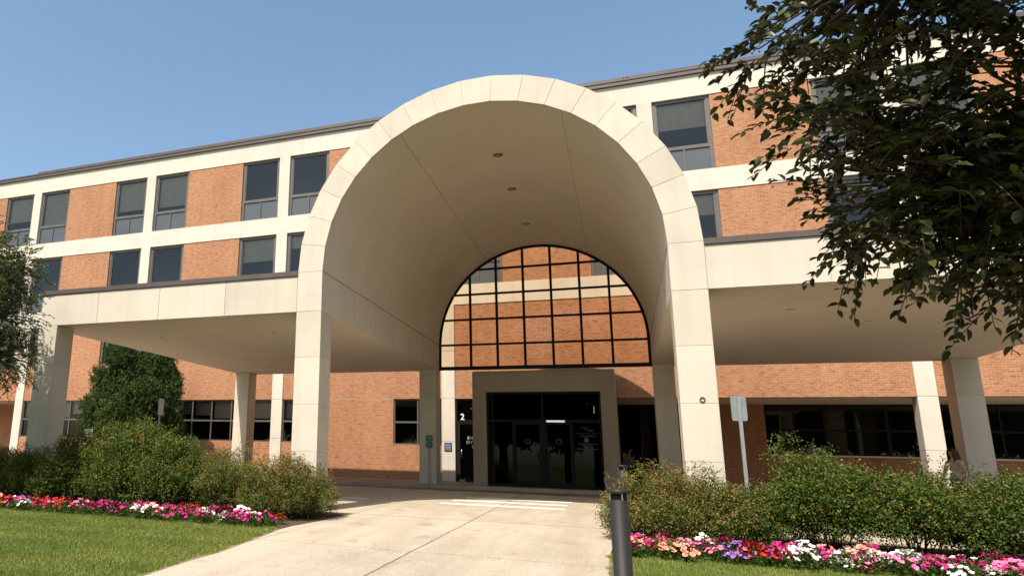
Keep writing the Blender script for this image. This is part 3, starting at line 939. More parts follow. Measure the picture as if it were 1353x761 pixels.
# ------------------------------------------------------------------ bollards and signs
def bollard(x, y, label, grp):
    z = gz(y) + .0
    t_ = thing('bollard_light', label, 'bollard', (x, y, z), 0, grp)
    b = MB(); b.lathe([(.0, .0), (.13, 0), (.13, .02), (.080, .03), (.080, 1.14), (.0, 1.14)], (x, y, z), 28)
    b.build('post', M['bollard'], t_)
    c = MB(); c.lathe([(.06, 1.195), (.098, 1.197), (.101, 1.202), (.101, 1.222), (.092, 1.232), (0, 1.236)], (x, y, z), 32)
    c.build('cap', M['bollard'], t_)
    l = MB(); l.lathe([(.068, 1.141), (.068, 1.196)], (x, y, z), 20)
    l.build('lens', M['black'], t_)
    for a in (.4, 1.97, 3.54, 5.11):
        r_ = MB(); r_.cyl((x + .076 * math.cos(a), y + .076 * math.sin(a), z + 1.138), .008, .008, .06, 8)
        r_.build('rib', M['steel'], t_)
    return t_
bollard(2.635, -7.8, 'dark bronze bollard standing on the grass edge nearest the camera', 'bollard lights along the drive')
bollard(2.64, -.55, 'dark bronze bollard half hidden by the shrub in front of the doors', 'bollard lights along the drive')

def sign_post(x, y, ztop, label, pw, ph, rz, rmat, back=True, n=1):
    z = gz(y)
    t_ = thing('parking_sign', label, 'sign', (x, y, z), rz)
    p = MB()
    # U channel post
    hgt = ztop - z - (.02 if n == 1 else .08)
    p.box(-.03, .03, .008, .013, -.1, hgt); p.box(-.03, -.025, -.022, .008, -.1, hgt); p.box(.025, .03, -.022, .008, -.1, hgt)
    me = p.mesh('post', M['galv']); link('post', me, t_, (0, 0, 0))
    for k in range(n):
        zt = ztop - z - k * (ph + .02)
        bm = bmesh.new()
        r = .04; pts = []
        for cx, cz, a0 in ((pw / 2 - r, zt - r, 0), (-pw / 2 + r, zt - r, 90), (-pw / 2 + r, zt - ph + r, 180), (pw / 2 - r, zt - ph + r, 270)):
            for a in range(0, 91, 18):
                pts.append((cx + r * math.cos(R(a0 + a)), cz + r * math.sin(R(a0 + a))))
        s = MB(); m_ = len(pts)
        s.add([(px, -.027, pz) for px, pz in pts] + [(px, -.024, pz) for px, pz in pts],
              [tuple(range(m_)), tuple(range(2 * m_ - 1, m_ - 1, -1))] + [(i, (i + 1) % m_, m_ + (i + 1) % m_, m_ + i) for i in range(m_)])
        me = s.mesh('sign_panel', rmat); link('sign_panel', me, t_, (0, 0, 0))
    return t_
s1 = sign_post(4.77, .62, 2.20, 'grey back of a parking sign by the right arch column', .27, .46, R(188), M['signback'])
s2 = sign_post(-9.50, 2.0, 2.34, 'grey parking sign seen edge on before the round evergreen', .30, .46, R(96), M['signlight'])
s3 = sign_post(-3.98, 11.05, 1.74, 'two small green signs on one post before the rear column', .26, .22, 0, M['green'], n=2)
for z in (1.66, 1.60, 1.42, 1.36):
    q = MB(); q.box(-.09, .09, -.031, -.0275, z - gz(11.05) - .012, z - gz(11.05) + .012)
    link('sign_lines', q.mesh('sign_lines', M['signback']), s3, (0, 0, 0))
wb = thing('utility_sign', 'small white square sign above the tall shrubs by the outer left column', 'sign', (-11.1, 1.0, gz(1)))
w1 = MB(); w1.bbox(-11.24, -10.96, .98, 1.0, 1.2, 1.42, .006); w1.build('sign_panel', M['signwhite'], wb)
w2 = MB(); w2.tube([(-11.1, 1.02, gz(1) - .1), (-11.1, 1.02, 1.38)], .02, 8); w2.build('post', M['galv'], wb)

# ------------------------------------------------------------------ person behind the right shrubs
def person(x, y, rz):
    z0 = gz(y)
    me = bpy.data.meshes.new('person')
    J = [((0, 0, .90), .125), ((0, .0, 1.06), .105), ((0, .005, 1.22), .125), ((0, .01, 1.31), .10), ((0, .0, 1.37), .05), ((0, -.01, 1.43), .052),
         ((.085, .0, .84), .085), ((.095, -.10, .46), .058), ((.09, -.06, .10), .038), ((.09, -.17, .03), .035),
         ((-.085, .0, .84), .085), ((-.095, .12, .47), .058), ((-.09, .30, .14), .038), ((-.09, .22, .04), .035),
         ((.165, .0, 1.29), .052), ((.20, .05, 1.03), .040), ((.20, -.03, .82), .030), ((.20, -.07, .74), .034),
         ((-.165, .0, 1.29), .052), ((-.205, -.06, 1.04), .040), ((-.20, -.2, .86), .030), ((-.20, -.27, .81), .034),
         ((0, -.02, 1.49), .075), ((0, -.012, 1.545), .082)]
    E_ = [(0, 1), (1, 2), (2, 3), (3, 4), (4, 5), (5, 22), (22, 23), (0, 6), (6, 7), (7, 8), (8, 9), (0, 10), (10, 11), (11, 12), (12, 13),
          (3, 14), (14, 15), (15, 16), (16, 17), (3, 18), (18, 19), (19, 20), (20, 21)]
    # fingers, unequal and slightly curled
    def fingers(hand, sx):
        hx, hy, hz_ = J[hand][0]
        for k, ln in enumerate((.062, .07, .066, .052)):
            bx = hx + (-.022 + .015 * k) * 1
            a = len(J); J.append(((bx, hy - .012, hz_ - .04), .0095)); J.append(((bx, hy - .022, hz_ - .04 - ln * .6), .0085)); J.append(((bx, hy - .012, hz_ - .04 - ln), .007))
            E_.extend([(hand, a), (a, a + 1), (a + 1, a + 2)])
        a = len(J); J.append(((hx - sx * .03, hy - .03, hz_ - .01), .011)); J.append(((hx - sx * .035, hy - .05, hz_ - .045), .009))
        E_.extend([(hand, a), (a, a + 1)])
    fingers(17, 1); fingers(21, -1)
    me.from_pydata([j[0] for j in J], E_, [])
    o = bpy.data.objects.new('person', me); COL.objects.link(o)
    mo = o.modifiers.new('skin', 'SKIN')
    for sv, j in zip(me.skin_vertices[0].data, J):
        sv.radius = (j[1], j[1] * (.78 if j[0][2] > .95 and abs(j[0][0]) < .01 and j[0][2] < 1.35 else 1)); sv.use_root = False
    me.skin_vertices[0].data[0].use_root = True
    o.modifiers.new('sub', 'SUBSURF').levels = 2
    dg = bpy.context.evaluated_depsgraph_get()
    m2 = bpy.data.meshes.new_from_object(o.evaluated_get(dg))
    bpy.data.objects.remove(o)
    for p in m2.polygons: p.use_smooth = True
    skin = plain('skin', (.42, .25, .17), .55, 0, .06, 10)
    top = plain('pale_blouse', (.40, .32, .28), .85, 0, .1, 10)
    trs = plain('dark_trousers', (.05, .05, .065), .85, 0, .1, 10)
    m2.materials.clear()
    for m_ in (skin, top, trs): m2.materials.append(m_)
    for p in m2.polygons:
        c = p.center
        if c.z < .90 and abs(c.x) < .16: p.material_index = 2 if c.z > .06 else 2
        elif c.z < 1.37 and (c.z > .98 or abs(c.x) < .15): p.material_index = 1
    m2.name = 'person'
    po_ = link('person', m2, None, (x, y, z0 + .02)); po_.rotation_euler = (0, 0, rz)
    tag(po_, 'person with long brown hair and pale top walking behind the right shrubs', 'person')
    # hair: shoulder length shell
    hb = MB(); nn = 20; rows = []
    prof = [(0, .0, 1.655), (.06, .0, 1.645), (.092, .002, 1.60), (.103, .006, 1.545), (.108, .02, 1.48), (.112, .03, 1.41), (.105, .045, 1.33), (.085, .055, 1.27)]
    for (r_, yo, z) in prof:
        row = []
        for i in range(nn):
            a = -R(55) + (2 * math.pi - R(70)) * i / (nn - 1)
            f = 1.0
            row.append((r_ * math.cos(a) * f, yo - .01 + r_ * math.sin(a) * 1.12, z))
        rows.append(row)
    vs = [p for r_ in rows for p in r_]
    fs = [(j * nn + i, j * nn + i + 1, (j + 1) * nn + i + 1, (j + 1) * nn + i) for j in range(len(rows) - 1) for i in range(nn - 1)]
    hb.add(vs, fs, True)
    hm = hb.mesh('hair', plain('brown_hair', (.075, .036, .018), .8, 0, .4, 30, .15), (0, 0, 0), fix=False)
    ho = link('hair', hm, po_, (0, 0, -.055)); so = ho.modifiers.new('s', 'SOLIDIFY'); so.thickness = .02; so.offset = 0
    # face: eyes, nose, mouth
    fb = MB()
    for s in (-1, 1): fb.cyl((s * .03, -.098, 1.495), .010, .006, -.006, 8, 'y')
    link('eyes', fb.mesh('eyes', plain('eye_dark', (.03, .02, .02), .3)), po_, (0, 0, 0))
    nb = MB(); nb.add([(-.012, -.088, 1.465), (.012, -.088, 1.465), (0, -.115, 1.468), (0, -.09, 1.505)], [(0, 1, 2), (0, 2, 3), (1, 3, 2)], True)
    link('nose', nb.mesh('nose', skin), po_, (0, 0, 0))
    lb_ = MB(); lb_.bbox(-.022, .022, -.094, -.085, 1.437, 1.446, .003)
    link('mouth', lb_.mesh('mouth', plain('lips', (.35, .12, .10), .5)), po_, (0, 0, 0))
person(9.88, 6.5, R(-60))

# ------------------------------------------------------------------ foliage
RNG = np.random.default_rng(11)
def unit(v):
    return v / np.maximum(np.linalg.norm(v, axis=-1, keepdims=True), 1e-9)

def leaves4(P, D, Nn, ln, wd, fold=0.25):
    """kite leaves, two triangles folded on the midrib. P base, D direction, Nn rough normal"""
    D = unit(D); S = unit(np.cross(D, Nn)); U = unit(np.cross(S, D))
    ln = ln[:, None]; wd = wd[:, None]
    a = P; t = P + D * ln - U * ln * .12
    l = P + D * ln * .45 + S * wd * .5 + U * wd * fold
    r = P + D * ln * .45 - S * wd * .5 + U * wd * fold
    V = np.stack([a, l, t, r], 1).reshape(-1, 3)
    o = np.arange(len(P))[:, None] * 4
    F = np.concatenate([o + [0, 2, 1], o + [0, 3, 2]], 0)
    return V, F

def leaves8(P, D, Nn, ln, wd, fold=0.22, droop=0.3):
    """oval leaves with a bent blade: base, two rows of three, tip"""
    D = unit(D); S = unit(np.cross(D, Nn)); U = unit(np.cross(S, D))
    ln = ln[:, None]; wd = wd[:, None]
    def at(t, s, lift):
        return P + D * ln * t + S * wd * s + U * (wd * lift - ln * droop * t * t * .5)
    V = np.stack([at(0, 0, 0), at(.3, .46, fold), at(.3, 0, 0), at(.3, -.46, fold), at(.68, .40, fold), at(.68, 0, 0), at(.68, -.40, fold), at(1, 0, 0)], 1).reshape(-1, 3)
    o = np.arange(len(P))[:, None] * 8
    tr = [(0, 2, 1), (0, 3, 2), (1, 2, 5), (1, 5, 4), (2, 3, 6), (2, 6, 5), (4, 5, 7), (5, 6, 7)]
    F = np.concatenate([o + list(t) for t in tr], 0)
    return V, F

def blob_points(lumps, n, shell=0.55):
    """points spread through a union of ellipsoid lumps, thicker towards the skin"""
    vol = np.array([l[1][0] * l[1][1] * l[1][2] for l in lumps]) ** .75
    k = RNG.choice(len(lumps), n, p=vol / vol.sum())
    C = np.array([l[0] for l in lumps])[k]; Rr = np.array([l[1] for l in lumps])[k]
    d = unit(RNG.normal(size=(n, 3)))
    r = (shell + (1 - shell) * RNG.random(n)) ** (0.6)
    r = r * (1 + RNG.normal(0, .05, n))
    return C + d * Rr * r[:, None], d

def clumped(n, lumps, sprig, per):
    """sprigs: little groups of leaves sharing a stem direction"""
    m = max(1, n // per)
    P, d = blob_points(lumps, m)
    up = np.array([0, 0, 1.0])
    ax = unit(d * .9 + up * .45 + RNG.normal(0, .45, (m, 3)))
    P = np.repeat(P, per, 0); ax = np.repeat(ax, per, 0)
    t = RNG.random(len(P))
    Q = P + ax * (t[:, None] * sprig) + RNG.normal(0, sprig * .16, P.shape)
    D = unit(ax * .55 + RNG.normal(0, .75, P.shape))
    return Q, D, t

def set_mats(me, mats, idx_per_leaf, faces_per_leaf_blocks):
    for m_ in mats[1:]: me.materials.append(m_)
    ids = np.concatenate([idx_per_leaf] * faces_per_leaf_blocks).astype(np.int32)
    me.polygons.foreach_set('material_index', ids)

M['sh_green'] = leafmat('shrub_green', [(.030, .064, .012), (.055, .100, .018), (.088, .138, .024), (.140, .175, .036)])
M['sh_tip'] = leafmat('shrub_tips', [(.17, .17, .03), (.25, .165, .045), (.28, .14, .055), (.22, .20, .04)])
M['sh_dead'] = leafmat('dead_flowerheads', [(.24, .13, .09), (.30, .19, .14), (.18, .10, .07)], .9, .1, .1)
M['ever'] = leafmat('evergreen_leaf', [(.024, .050, .015), (.040, .074, .021), (.060, .094, .026), (.095, .125, .036)], .7, .15, .12)
M['crab'] = leafmat('crabapple_leaf', [(.014, .024, .010), (.026, .036, .012), (.046, .030, .018), (.045, .055, .020), (.12, .13, .04)], .38, .12, .3)
M['maple'] = leafmat('left_tree_leaf', [(.030, .055, .014), (.050, .080, .020), (.085, .105, .030), (.12, .115, .04)], .4, .3, .5)
M['petleaf'] = leafmat('petunia_leaf', [(.045, .085, .018), (.070, .120, .025), (.095, .15, .03)], .6, .3)

def shrub_mesh(lumps, n, leaf=(.030, .045), tips=.3, dead=.05, sprig=.16, seed=0):
    global RNG
    RNG = np.random.default_rng(seed)
    Q, D, t = clumped(int(n * 3.2), lumps, sprig, 9)
    keep = Q[:, 2] > .03
    Q, D, t = Q[keep], D[keep], t[keep]
    ln = RNG.uniform(leaf[0], leaf[1], len(Q)) * 1.02; wd = ln * RNG.uniform(.50, .70, len(Q))
    Nn = unit(RNG.normal(0, .42, Q.shape) + [0, -.1, 1.0])
    V, F = leaves4(Q, D, Nn, ln, wd)
    me = npmesh('foliage', V, F, M['sh_green'])
    top = max(l[0][2] + l[1][2] for l in lumps)
    h = Q[:, 2] / top
    noise_ = np.sin(Q[:, 0] * 5.1 + seed) * np.cos(Q[:, 1] * 4.3 + seed * 2) * .5 + .5
    pt = tips * (.35 + 1.3 * h * noise_) * (t > .45)
    u = RNG.random(len(Q))
    idx = np.where(u < pt, 1, 0)
    idx = np.where((u > 1 - dead * (.2 + 1.6 * h)) & (t > .6), 2, idx)
    set_mats(me, [M['sh_green'], M['sh_tip'], M['sh_dead']], idx, 2)
    return me

def stems_mesh(lumps, n, seed):
    rr = random.Random(seed)
    b = MB()
    for k in range(n):
        l = rr.choice(lumps)
        c, rad = Vector(l[0]), Vector(l[1])
        x0, y0 = c.x * .25 + rr.uniform(-.14, .14), c.y * .25 + rr.uniform(-.14, .14)
        d = Vector((rr.gauss(0, 1), rr.gauss(0, 1), rr.uniform(.1, 1.2))).normalized()
        e = Vector((c.x + d.x * rad.x * .93, c.y + d.y * rad.y * .93, max(.15, c.z + d.z * rad.z * 1.0)))
        mid = Vector((x0, y0, 0)).lerp(e, .5) + Vector((rr.uniform(-.06, .06), rr.uniform(-.06, .06), .10))
        b.tube([(x0, y0, -.08), tuple(mid), tuple(e)], [.010, .007, .003], 5)
    return b.mesh('stems', M['twig'], (0, 0, 0), fix=False)

def shrub(x, y, lumps, n, label, group, seed, leaf=(.030, .046), tips=.3, dead=.05, sprig=.16, cat='shrub'):
    t_ = thing('shrub', label, cat, (x, y, gz(y)), 0, group)
    link('foliage', shrub_mesh(lumps, n, leaf, tips, dead, sprig, seed), t_, (0, 0, 0))
    link('stems', stems_mesh(lumps, 26, seed), t_, (0, 0, 0))
    return t_

def mound(w_, d_, h_, k, seed, lift=0.0):
    """a shrub's body: a low core under many uneven shoots of leaves, ragged on top"""
    rr = random.Random(seed)
    L_ = [((0, 0, lift + h_ * .42), (w_ * .34, d_ * .36, h_ * .38))]
    for i in range(k * 3):
        a = rr.uniform(0, 2 * math.pi)
        r_ = math.sqrt(rr.random()) * .86
        env = h_ * (1 - .62 * r_ ** 2.2)
        hh = lift * (.4 + .6 * rr.random()) + env * rr.uniform(.42, .92)
        q = rr.uniform(.11, .20)
        L_.append(((w_ * .5 * r_ * math.cos(a), d_ * .5 * r_ * math.sin(a), min(hh, env * .95)), (w_ * q, d_ * q, h_ * rr.uniform(.09, .19))))
    for i in range(5):
        L_.append(((rr.uniform(-.36, .36) * w_, rr.uniform(-.25, .25) * d_, lift + h_ * rr.uniform(.72, .98)), (w_ * .05, d_ * .05, h_ * rr.uniform(.07, .13))))
    for i in range(k):
        a = 2 * math.pi * (i + rr.random() * .6) / k
        r_ = rr.uniform(.50, .74)
        L_.append(((w_ * .5 * r_ * math.cos(a), d_ * .5 * r_ * math.sin(a), lift + h_ * rr.uniform(.16, .34)), (w_ * rr.uniform(.15, .22), d_ * rr.uniform(.15, .22), h_ * rr.uniform(.14, .24))))
    return L_

GL, GR = 'shrubs left of the driveway', 'shrubs right of the driveway'
# left side
shrub(-3.95, -1.05, mound(2.05, 1.6, 1.22, 9, 1), 15000, 'low rounded shrub with orange tips at the left driveway corner', GL, 1, (.026, .042), .75, .16)
shrub(-5.45, -.75, mound(1.8, 1.7, 1.34, 8, 2), 13000, 'brownish green shrub between the corner shrub and the tall shrubs', GL, 2, (.026, .042), .45, .18)
shrub(-6.9, -.6, mound(1.9, 1.8, 1.52, 8, 3), 14000, 'green shrub in front of the slender rear column on the left', GL, 3, (.034, .056), .28, .03)
shrub(-8.45, -.45, mound(2.2, 1.9, 1.82, 9, 4), 17000, 'tallest shrub left of the driveway before the round evergreen', GL, 4, (.036, .060), .30, .02, .22)
shrub(-10.0, -.55, mound(1.8, 1.8, 1.52, 8, 5), 13000, 'green shrub with reddish tips between the tallest shrub and outer left column', GL, 5, (.036, .058), .33, .03, .2)
shrub(-11.4, -.5, mound(1.8, 1.7, 1.22, 8, 6), 12000, 'yellowish green shrub at the foot of the outer left column', GL, 6, (.03, .05), .5, .05)
shrub(-12.9, -.4, mound(1.8, 1.7, 1.25, 8, 7), 10000, 'leftmost yellow green shrub at the edge of the photo', GL, 7, (.03, .05), .5, .05)
# right side
shrub(3.45, -1.05, mound(2.15, 1.7, 1.24, 9, 11), 16000, 'low rounded shrub with orange tips behind the nearer bollard', GR, 11, (.026, .042), .85, .16)
shrub(2.62, -1.0, mound(.75, .8, 1.02, 5, 12), 2200, 'thin pinkish twiggy shrub at the right driveway edge', GR, 12, (.024, .038), .4, .55)
shrub(4.55, -.75, mound(1.25, 1.4, 1.02, 7, 13), 8000, 'small green shrub at the foot of the grey backed sign', GR, 13, (.028, .046), .25, .08)
shrub(5.62, -.7, mound(1.7, 1.7, 1.42, 8, 14, .20), 13500, 'tallest shrub right of the driveway before the dark windows', GR, 14, (.032, .052), .22, .04, .2)
shrub(6.85, -.75, mound(1.6, 1.6, 1.05, 8, 15, .26), 10500, 'loose shrub with pavement showing through its stems', GR, 15, (.032, .052), .25, .04, .2)
shrub(7.95, -.7, mound(1.6, 1.6, 1.12, 8, 16, .14), 11000, 'bushy green shrub in front of the walking person', GR, 16, (.034, .055), .2, .04, .2)
shrub(9.1, -.75, mound(1.6, 1.6, 1.15, 8, 17, .08), 10500, 'rightmost green shrub by the photo edge', GR, 17, (.032, .052), .35, .05, .2)

# round evergreen beside the canopy's left end
def evergreen(x, y):
    global RNG
    RNG = np.random.default_rng(31)
    rr = random.Random(8)
    L_ = [((0, 0, 2.6), (1.75, 1.6, 2.5))]
    for i in range(46):
        a = rr.uniform(0, 2 * math.pi); z = rr.uniform(.7, 5.3)
        rad = 2.15 * math.sqrt(max(.05, 1 - ((z - 2.0) / 3.75) ** 2))
        L_.append(((.80 * rad * math.cos(a), .76 * rad * math.sin(a), z), (.55, .52, .60)))
    t_ = thing('evergreen_tree', 'big round dark evergreen beside the left end of the canopy', 'tree', (x, y, -.05))
    Q, D, tt = clumped(130000, L_, .26, 12)
    keep = Q[:, 2] > .1; Q, D = Q[keep], D[keep]
    ln = RNG.uniform(.07, .115, len(Q)); wd = ln * .55
    V, F = leaves4(Q, D, unit(RNG.normal(0, .6, Q.shape) + [0, 0, 1.]), ln, wd)
    link('crown', npmesh('crown', V, F, M['ever']), t_, (0, 0, 0))
    b = MB(); b.tube([(0, 0, -.2), (.05, 0, 1.6), (0, .05, 3.2), (0, 0, 4.8)], [.16, .12, .08, .03], 8)
    for i in range(14):
        a = rr.uniform(0, 6.28); z = rr.uniform(.6, 4.2)
        b.tube([(0, 0, z), (1.5 * math.cos(a), 1.5 * math.sin(a), z + .7)], [.04, .012], 5)
    link('trunk', b.mesh('trunk', M['bark'], fix=False), t_, (0, 0, 0))
evergreen(-17.75, 11.4)

# ------------------------------------------------------------------ trees
def tree(name, label, base, trunk, limbs, clumps, twigs, leaf, lm, seed, per=15, tw_len=(.3, .55), droop=.5, fruit=0, cat='tree', group=None, big=True):
    """trunk and limbs grown as tubes; every twig is a drooping spray carrying its own leaves"""
    global RNG
    RNG = np.random.default_rng(seed)
    rr = random.Random(seed)
    t_ = thing(name, label, cat, base, 0, group)
    b = MB()
    b.tube([p for p, _ in trunk], [r for _, r in trunk], 12)
    top = [Vector(p) for p, _ in trunk]
    for ln in limbs:
        b.tube([p for p, _ in ln], [r for _, r in ln], 7)
    nodes = [Vector(p) for ln in limbs for p, _ in ln] + top[1:]
    # twigs
    vol = np.array([c[1][0] * c[1][1] * c[1][2] * (c[2] if len(c) > 2 else 1) for c in clumps]) ** .7
    kk = RNG.choice(len(clumps), twigs, p=vol / vol.sum())
    P, Dv, Nn = [], [], []
    fr = []
    for i in range(twigs):
        c = clumps[kk[i]]
        d = RNG.normal(size=3); d /= np.linalg.norm(d)
        r_ = RNG.random() ** .45
        p = np.array(c[0]) + d * np.array(c[1]) * r_
        out = d * .7 + np.array([rr.gauss(0, .4), rr.gauss(0, .4), -droop * .35]); out /= np.linalg.norm(out)
        tl = rr.uniform(*tw_len)
        pts = []
        for k in range(5):
            t = k / 4
            pts.append(Vector(p + out * tl * t + np.array([0, 0, -droop * tl * t * t])))
        b.tube([tuple(q) for q in pts], [.006, .005, .004, .003, .002], 4)
        if i % 4 == 0 and nodes:
            q = min(nodes, key=lambda n_: (n_ - pts[0]).length)
            mid = q.lerp(pts[0], .5) + Vector((rr.uniform(-.1, .1), rr.uniform(-.1, .1), .08))
            b.tube([tuple(q), tuple(mid), tuple(pts[0])], [.016, .011, .006], 5)
        side = np.cross(out, [0, 0, 1.0]); side /= max(1e-6, np.linalg.norm(side))
        for k in range(per):
            t = (k + rr.random()) / per
            q = p + out * tl * t + np.array([0, 0, -droop * tl * t * t])
            s = 1 if k % 2 else -1
            dv = out * .55 + side * s * rr.uniform(.4, 1.0) + np.array([rr.gauss(0, .25), rr.gauss(0, .25), rr.gauss(-.25 * droop, .3)])
            P.append(q); Dv.append(dv); Nn.append([rr.gauss(0, .45), rr.gauss(0, .45), 1.0])
        if fruit and rr.random() < fruit:
            for k in range(rr.randint(2, 5)):
                t = rr.random()
                q = p + out * tl * t + np.array([rr.gauss(0, .02), rr.gauss(0, .02), -droop * tl * t * t - .04])
                fr.append(q)
    P = np.array(P); Dv = np.array(Dv); Nn = unit(np.array(Nn))
    ln = RNG.uniform(leaf[0], leaf[1], len(P)); wd = ln * RNG.uniform(.46, .60, len(P))
    V, F = (leaves8 if big else leaves4)(P, Dv, Nn, ln, wd)
    link('crown', npmesh('crown', V, F, lm, big), t_, (0, 0, 0))
    link('trunk', b.mesh('trunk', M['bark'], fix=False), t_, (0, 0, 0))
    if fr:
        f = MB()
        for q in fr:
            r_ = rr.uniform(.007, .011)
            f.lathe([(.0005, r_), (r_ * .75, r_ * .66), (r_, 0), (r_ * .75, -r_ * .66), (.0005, -r_)], tuple(q), 7)
        fo = link('fruit', f.mesh('fruit', plain('crabapple_red', (.16, .025, .02), .35, 0, .4, 30), fix=False), t_, (0, 0, 0))
        fo['kind'] = 'stuff'
    return t_

# crabapple at the right: trunk outside the frame, crown reaching over the camera
TB = Vector((7.35, -11.3, gz(-11.3)))
def rel(c):  # world point to the tree's own coordinates
    return tuple(Vector(c) - TB)
crab_clumps = [
    (rel((4.55, -9.6, 4.55)), (.38, .6, .35), 1.2), (rel((4.02, -9.5, 3.90)), (.36, .5, .24), 1.5), (rel((4.18, -9.5, 3.25)), (.40, .5, .26), 1.5),
    (rel((4.36, -9.4, 2.58)), (.34, .5, .38), 1.6), (rel((4.85, -9.4, 2.42)), (.44, .6, .34), 1.7), (rel((5.25, -9.3, 2.28)), (.50, .6, .34), 1.8), (rel((5.70, -9.2, 2.15)), (.42, .5, .34), 1.8), (rel((4.75, -9.4, 2.75)), (.5, .6, .4), 1.5), (rel((5.4, -9.3, 2.6)), (.6, .6, .4), 1.5),
    (rel((4.65, -9.6, 4.25)), (.55, .7, .55), 1.0), (rel((4.85, -9.5, 3.45)), (.55, .7, .45), 1.0), (rel((5.4, -9.4, 3.15)), (.70, .8, .55), 1.2),
    (rel((5.45, -9.6, 4.45)), (.75, .8, .55), .9), (rel((6.0, -9.3, 3.0)), (.7, .8, .7), 1.3), (rel((6.25, -9.6, 4.2)), (.7, .8, .8), 1.0),
    (rel((6.35, -9.2, 2.25)), (.55, .7, .45), 1.5), (rel((6.9, -9.5, 3.4)), (.8, .9, 1.2), 1), (rel((6.75, -9.4, 2.0)), (.6, .6, .5), 1.1),
    # upper crown towards the sun, above the frame, that keeps the rest in shade
    (rel((5.0, -11.1, 5.9)), (1.4, 1.2, .8), 1.1), (rel((6.2, -11.2, 6.4)), (1.6, 1.3, .9), 1.0), (rel((5.45, -10.2, 5.6)), (1.25, 1.0, .7), 1.1),
    (rel((6.4, -10.4, 5.6)), (1.4, 1.1, 1.0), 1.0), (rel((7.9, -11.0, 5.9)), (1.5, 1.6, 1.2), .6), (rel((8.6, -10.4, 4.2)), (1.4, 1.5, 1.3), .5),
    (rel((6.6, -12.4, 5.4)), (1.5, 1.2, 1.0), .6), (rel((5.0, -12.2, 5.7)), (1.3, 1.0, .8), .7)]
def limb(*p):
    return [(rel(q[:3]), q[3]) for q in p]
crab_limbs = [
    limb((7.3, -11.2, 1.7, .10), (6.6, -10.5, 2.9, .07), (5.7, -9.9, 3.7, .045), (4.7, -9.7, 4.1, .02)),
    limb((7.3, -11.2, 1.5, .09), (6.9, -10.3, 2.5, .06), (6.4, -9.6, 3.1, .035), (5.6, -9.2, 3.2, .018)),
    limb((7.3, -11.2, 2.1, .09), (6.7, -11.0, 3.8, .065), (5.9, -10.7, 5.0, .04), (4.8, -10.6, 5.6, .02)),
    limb((7.35, -11.2, 2.2, .10), (7.4, -11.0, 4.0, .07), (7.2, -10.8, 5.4, .04), (6.9, -10.6, 6.4, .02)),
    limb((7.4, -11.2, 1.9, .08), (8.1, -10.7, 3.3, .055), (8.5, -10.4, 4.6, .025)),
    limb((7.0, -11.3, 2.4, .08), (6.2, -11.9, 4.2, .05), (5.3, -12.1, 5.4, .02)),
    limb((6.6, -10.0, 2.9, .045), (6.4, -9.4, 2.5, .03), (6.2, -9.1, 2.1, .014)),
    limb((5.7, -9.9, 3.6, .04), (5.3, -9.5, 3.1, .025), (4.9, -9.3, 2.6, .012))]
tree('crabapple_tree', 'dark leaved crabapple hanging into the photo from the right with red fruit', TB,
     [((0, 0, -.1), .17), ((0, 0, .5), .14), (rel((7.3, -11.2, 1.6)), .13), (rel((7.35, -11.2, 2.3)), .11)],
     crab_limbs, crab_clumps, 4900, (.060, .104), M['crab'], 21, 12, (.22, .42), .22, .12)

LB = Vector((-13.3, -3.5, gz(-3.5)))
def rl(c):
    return tuple(Vector(c) - LB)
lcl = [(rl((-10.95, -2.6, 5.0)), (.75, .9, .95)), (rl((-10.75, -2.55, 3.9)), (.75, .85, .85)), (rl((-10.75, -2.5, 2.9)), (.75, .8, .65)), (rl((-11.6, -2.7, 3.2)), (1.0, 1.1, 1.0)),
       (rl((-11.9, -2.7, 5.0)), (1.1, 1.1, 1.1)), (rl((-12.6, -2.8, 5.8)), (1.2, 1.1, 1.1)), (rl((-12.7, -2.6, 4.2)), (1.1, 1.1, 1.3)), (rl((-13.6, -3.6, 5.8)), (1.3, 1.3, 1.1)), (rl((-14.2, -3.8, 4.2)), (1.4, 1.4, 1.4)), (rl((-13.2, -4.6, 4.2)), (1.3, 1.2, 1.3))]
tree('ornamental_tree', 'small leaved tree at the left edge shading the outer left column', LB,
     [((0, 0, -.1), .13), ((.05, .05, 1.0), .11), ((.1, .1, 2.0), .09), ((.1, 0, 3.6), .06), ((0, 0, 5.6), .02)],
     [[((.1, .1, 1.9), .06), ((.9, .3, 3.0), .04), ((1.7, .6, 4.2), .015)], [((.1, .1, 1.7), .05), ((1.0, .5, 2.4), .035), ((2.0, .7, 3.2), .012)],
      [((.1, 0, 2.6), .05), ((-.8, -.2, 4.0), .035), ((-1.3, 0, 5.2), .015)], [((.1, 0, 2.4), .05), ((.1, -.9, 3.8), .03), ((0, -1.3, 4.8), .012)]],
     lcl, 5600, (.05, .085), M['maple'], 22, 12, (.22, .42), .25, big=False)

